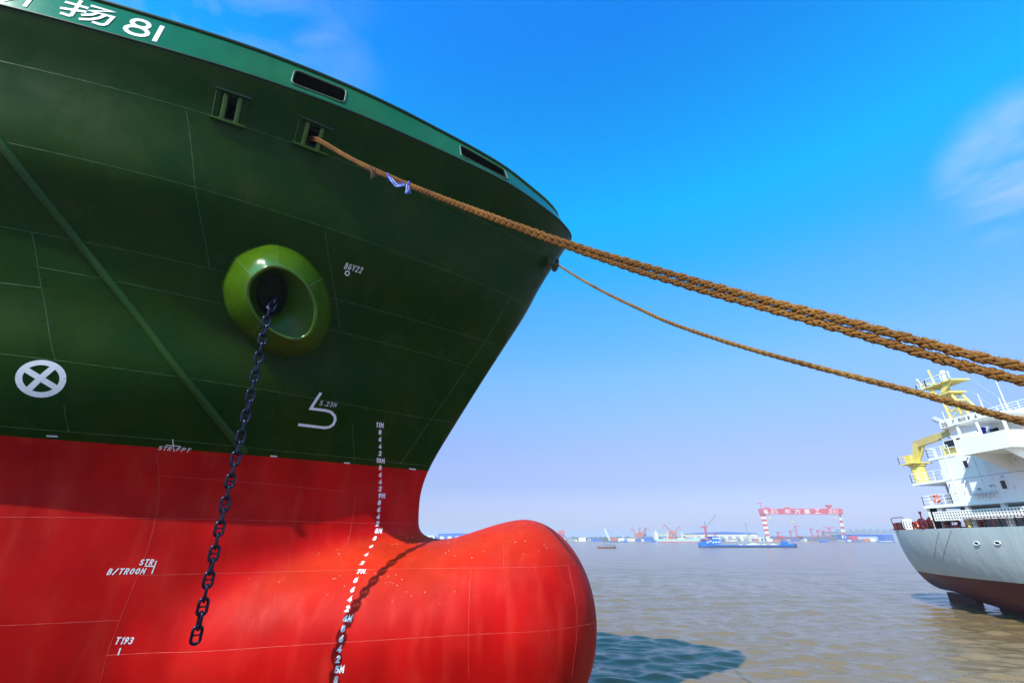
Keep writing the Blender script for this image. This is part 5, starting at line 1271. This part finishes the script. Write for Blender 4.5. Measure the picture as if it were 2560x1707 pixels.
# low town and yard buildings
rs = np.random.RandomState(11); cols = [M_CREAM, M_CRWHT, M_SHBLUE, M_FARGREY, M_ORG, M_FARDK, M_SHBLUE, M_FARGREY]; cn = ['cream', 'white', 'blue', 'grey', 'orange', 'dark', 'blue', 'grey']
wd = ['left of the white floating crane', 'between the floating crane and the crane cluster', 'between the crane cluster and the freighter', 'in front of the cream shed', 'under the gantry', 'right of the gantry']
x = 1405; i = 0; used = {}
while x < 2235:
    w_ = rs.uniform(7, 22); k = rs.randint(0, 8); top = 1350 - rs.uniform(2.5, 8) * (.6 if x > 1740 else 1); zone = 0 if x < 1510 else 1 if x < 1585 else 2 if x < 1735 else 3 if x < 1900 else 4 if x < 2110 else 5
    wide = 'wide' if w_ > 16 else 'narrow' if w_ < 11 else 'mid sized'; key = (cn[k], zone, wide); used[key] = used.get(key, 0) + 1
    if used[key] == 1:
        D = 1094 + (i % 5) * 4; block_far('waterfront_building', f'{wide} {cn[k]} waterfront building {wd[zone]}', 'building', x, x + w_, top, D, 3, cols[k], 1.2 if k % 3 == 0 else None, M_SHBLUE if k % 2 else M_FARGREY, grp='low buildings along the far bank'); i += 1
    x += w_ * rs.uniform(.75, 1.3)
# blue hall seen through the gap below the stem, and trees
block_far('shed', 'long blue hall seen through the gap behind the stem', 'shed', 1095, 1190, 1335, 1400, 60, M_SHBLUE, 3, M_SHBLUE, bays=5, baym=M_CRWHT)
block_far('shed', 'white hall far left of the blue hall behind the stem', 'shed', 1066, 1086, 1338, 1500, 30, M_CRWHT)
def woods():
    mb = MB(); r2 = np.random.RandomState(5)
    for i in range(900):
        D = r2.uniform(1500, 1900); X = r2.uniform(-420, 1900); h = r2.uniform(6, 13); w = r2.uniform(5, 10)
        vs = [(X + w * math.cos(a) * k, D + w * math.sin(a) * k, BZ0 + z) for k, z in ((.8, 0), (1.0, h * .5), (.55, h * .9)) for a in [r2.uniform(0, .5) + 2 * math.pi * j / 6 for j in range(6)]] + [(X, D, BZ0 + h)]
        fs = [(a * 6 + j, a * 6 + (j + 1) % 6, (a + 1) * 6 + (j + 1) % 6, (a + 1) * 6 + j) for a in range(2) for j in range(6)] + [(12 + j, 12 + (j + 1) % 6, 18) for j in range(6)]
        mb.add(vs, fs)
    tag(mb.build('far_woods', M_TREE), 'low band of hazy trees on the far bank', 'trees', kind='stuff')
woods()

# laden blue barge
D = 420; X0, X1 = at_y(1747, 1366, D).x, at_y(1990, 1366, D).x; ZW = WATER
M_BARGE = mat('barge_blue', (.01, .16, .55), .4, noise=.1, nscale=.3); M_BARGED = mat('barge_boot', (.06, .03, .05), .6); M_SAND = mat('pale_sand', (.62, .52, .33), .9, bump=.1, bscale=.6)
br = empty('river_barge', ((X0 + X1) / 2, D, ZW), 'long low blue barge with a wheelhouse at the left, loaded with sand', 'barge')
L_ = X1 - X0; W2 = 7
def hsec(t, top):
    x = X0 + L_ * t; w = W2 * min(1, (t / .04) ** .5, ((1 - t) / .05) ** .5) if 0 < t < 1 else .4; return [(x, D - w, top), (x, D - w * .92, ZW - .6), (x, D + w * .92, ZW - .6), (x, D + w, top)]
tt = [0.001, .01, .03, .06, .10, .16, .22, .5, .8, .86, .93, .97, .99, .999]; tp = [3.6, 3.5, 3.3, 3.1, 2.9, 2.1, 1.75, 1.7, 1.75, 1.9, 2.4, 2.7, 2.9, 3.0]
mb = MB(); mb.loft([hsec(a, ZW + b) for a, b in zip(tt, tp)], smooth=False); mb.add(hsec(tt[0], ZW + tp[0]) , [(0, 1, 2, 3)]); mb.add(hsec(tt[-1], ZW + tp[-1]), [(0, 1, 2, 3)]); mb.build('hull', M_BARGE, br)
mb = MB(); mb.loft([[(p[0], D + (p[1] - D) * 1.01, min(p[2], ZW + .75)) for p in hsec(a, ZW + .75)] for a in tt], smooth=False); mb.build('boot_band', M_BARGED, br)
xs = lambda px: at_y(px, 1366, D).x
mb = MB(); mb.box((xs(1761), D - 5, ZW + 2.5), (xs(1797), D + 5, ZW + 5.6)); dh = mb.build('deckhouse', M_BARGE, br)
mb = MB(); mb.box((xs(1778), D - 4.5, ZW + 5.6), (xs(1795), D + 4.5, ZW + 8.0)); mb.box((xs(1776), D - 5, ZW + 8.0), (xs(1800), D + 5, ZW + 8.25)); wh = mb.build('wheelhouse', M_BARGE, br)
mb = MB(); mb.box((xs(1759), D - 4, ZW + 5.6), (xs(1775), D + 4, ZW + 6.2)); mb.build('red_locker', M_CRRED, br)
for a, z in ((1765, 3.8), (1772, 4.6), (1779, 3.8), (1786, 4.0), (1793, 4.0)):
    mb = MB(); mb.box((xs(a) - .7, D - 5.06, ZW + z - .5), (xs(a) + .7, D - 4.98, ZW + z + .5)); mb.build('window', M_CRWHT, dh)
for a in (1781, 1787, 1792):
    mb = MB(); mb.box((xs(a) - .7, D - 4.56, ZW + 6.4), (xs(a) + .7, D - 4.48, ZW + 7.4)); mb.build('window', M_CRWHT, wh)
mb = MB(); mb.box((xs(1958), D - 3, ZW + 1.9), (xs(1968), D + 3, ZW + 4.4)); mb.build('fore_house', M_BARGE, br)
for c, w, h in ((1853, 7, 1.0), (1885, 24, 1.9), (1913, 10, 1.2), (1935, 14, 1.4)):
    x = xs(c); n = 20; W_ = w * .29; rg = np.random.RandomState(c); loops = [[(x + W_ * r_ * math.cos(a) * 1.15 + 0 * r_, D + 5 * r_ * math.sin(a), ZW + 1.5 + h * (1 - r_ ** 1.3) + rg.uniform(-.06, .06)) for a in [2 * math.pi * k / n for k in range(n)]] for r_ in (1, .75, .5, .25, .02)]
    mb = MB(); mb.loft(loops); mb.build('sand_heap', M_SAND, br)
# small wooden boat
D = 372; X0, X1 = at_y(1494, 1372, D).x, at_y(1540, 1372, D).x; M_WOOD = mat('weathered_wood', (.22, .09, .05), .8, noise=.3)
bo = empty('wooden_boat', ((X0 + X1) / 2, D, ZW), 'small brown wooden boat with a dark canopy', 'boat'); L_ = X1 - X0
mb = MB(); sec = []
for t, top, w in ((0, 1.75, .3), (.06, 1.3, .9), (.2, .95, 1.4), (.5, .85, 1.6), (.8, 1.0, 1.5), (.95, 1.3, 1.1), (1, 1.5, .7)): x = X0 + L_ * t; sec.append([(x, D - w, ZW + top), (x + .1, D - w * .7, ZW - .3), (x + .1, D + w * .7, ZW - .3), (x, D + w, ZW + top)])
mb.loft(sec, smooth=False); mb.build('hull', M_WOOD, bo)
mb = MB(); mb.box((X0 + L_ * .38, D - 1.3, ZW + 2.35), (X0 + L_ * .92, D + 1.3, ZW + 2.5)); mb.build('canopy', M_BLACK, bo)
for t in (.4, .55, .7, .9): mb = MB(); mb.bar((X0 + L_ * t, D - 1.2, ZW + .8), (X0 + L_ * t, D - 1.2, ZW + 2.35), .12); mb.bar((X0 + L_ * t, D + 1.2, ZW + .8), (X0 + L_ * t, D + 1.2, ZW + 2.35), .12); mb.build('canopy_post', M_BLACK, bo)
mb = MB(); mb.box((X0 + L_ * .6, D - .9, ZW + .8), (X0 + L_ * .8, D + .9, ZW + 1.7)); mb.build('engine_box', M_FARGREY, bo)
# small craft along the bank
for i, (a, b, m, l) in enumerate(((2196, 2233, M_CRWHT, 'white topped barge tied up at the right beside the grey ship'), (2118, 2138, M_CRWHT, 'small white launch moored right of the gantry leg'), (2050, 2066, M_SHBLUE, 'bright blue pontoon under the gantry'), (1545, 1556, M_CRWHT, 'white work boat left of the crane cluster'), (1560, 1570, M_SHBLUE, 'little blue boat beside the white work boat'), (1628, 1645, M_SHBLUE, 'blue tug at the freighter stern'), (1840, 1915, M_FARGREY, 'long grey jetty pontoon in front of the cream shed'))):
    D = 1060; A, B = ground_x(a, D), ground_x(b, D); r = empty('moored_boat', ((A + B) / 2, D, ZW), l, 'boat', 'small craft along the far bank')
    mb = MB(); mb.prism([(A - 1.5, D - 3, ZW + 1.6), (A + 1, D - 3, ZW - .5), (B - 1, D - 3, ZW - .5), (B + 1.5, D - 3, ZW + 1.6)], (0, 6, 0)); mb.build('hull', M_FARDK if m is M_CRWHT else m, r)
    mb = MB(); mb.box((A + 1, D - 2, ZW + 1.6), (A + (B - A) * (.9 if i in (0,) else .4), D + 2, ZW + (2.6 if i in (0, 2, 6) else 4.6))); mb.build('deckhouse', m, r)

# ------------------------------------------------------------------ haze over the river
hm = bpy.data.materials.new('haze'); hm.use_nodes = True; t = hm.node_tree; t.nodes.clear()
ho = nn(t, 'ShaderNodeOutputMaterial'); hv = nn(t, 'ShaderNodeVolumePrincipled'); hv.inputs['Color'].default_value = (.84, .88, 1, 1); hv.inputs['Density'].default_value = .00034; hv.inputs['Anisotropy'].default_value = .2
t.links.new(hv.outputs[0], ho.inputs['Volume'])
mb = MB(); mb.box((-9500, -9500, -12), (9500, 9500, 75)); tag(mb.build('haze', hm), 'thin blue haze over the river', 'haze', kind='stuff')
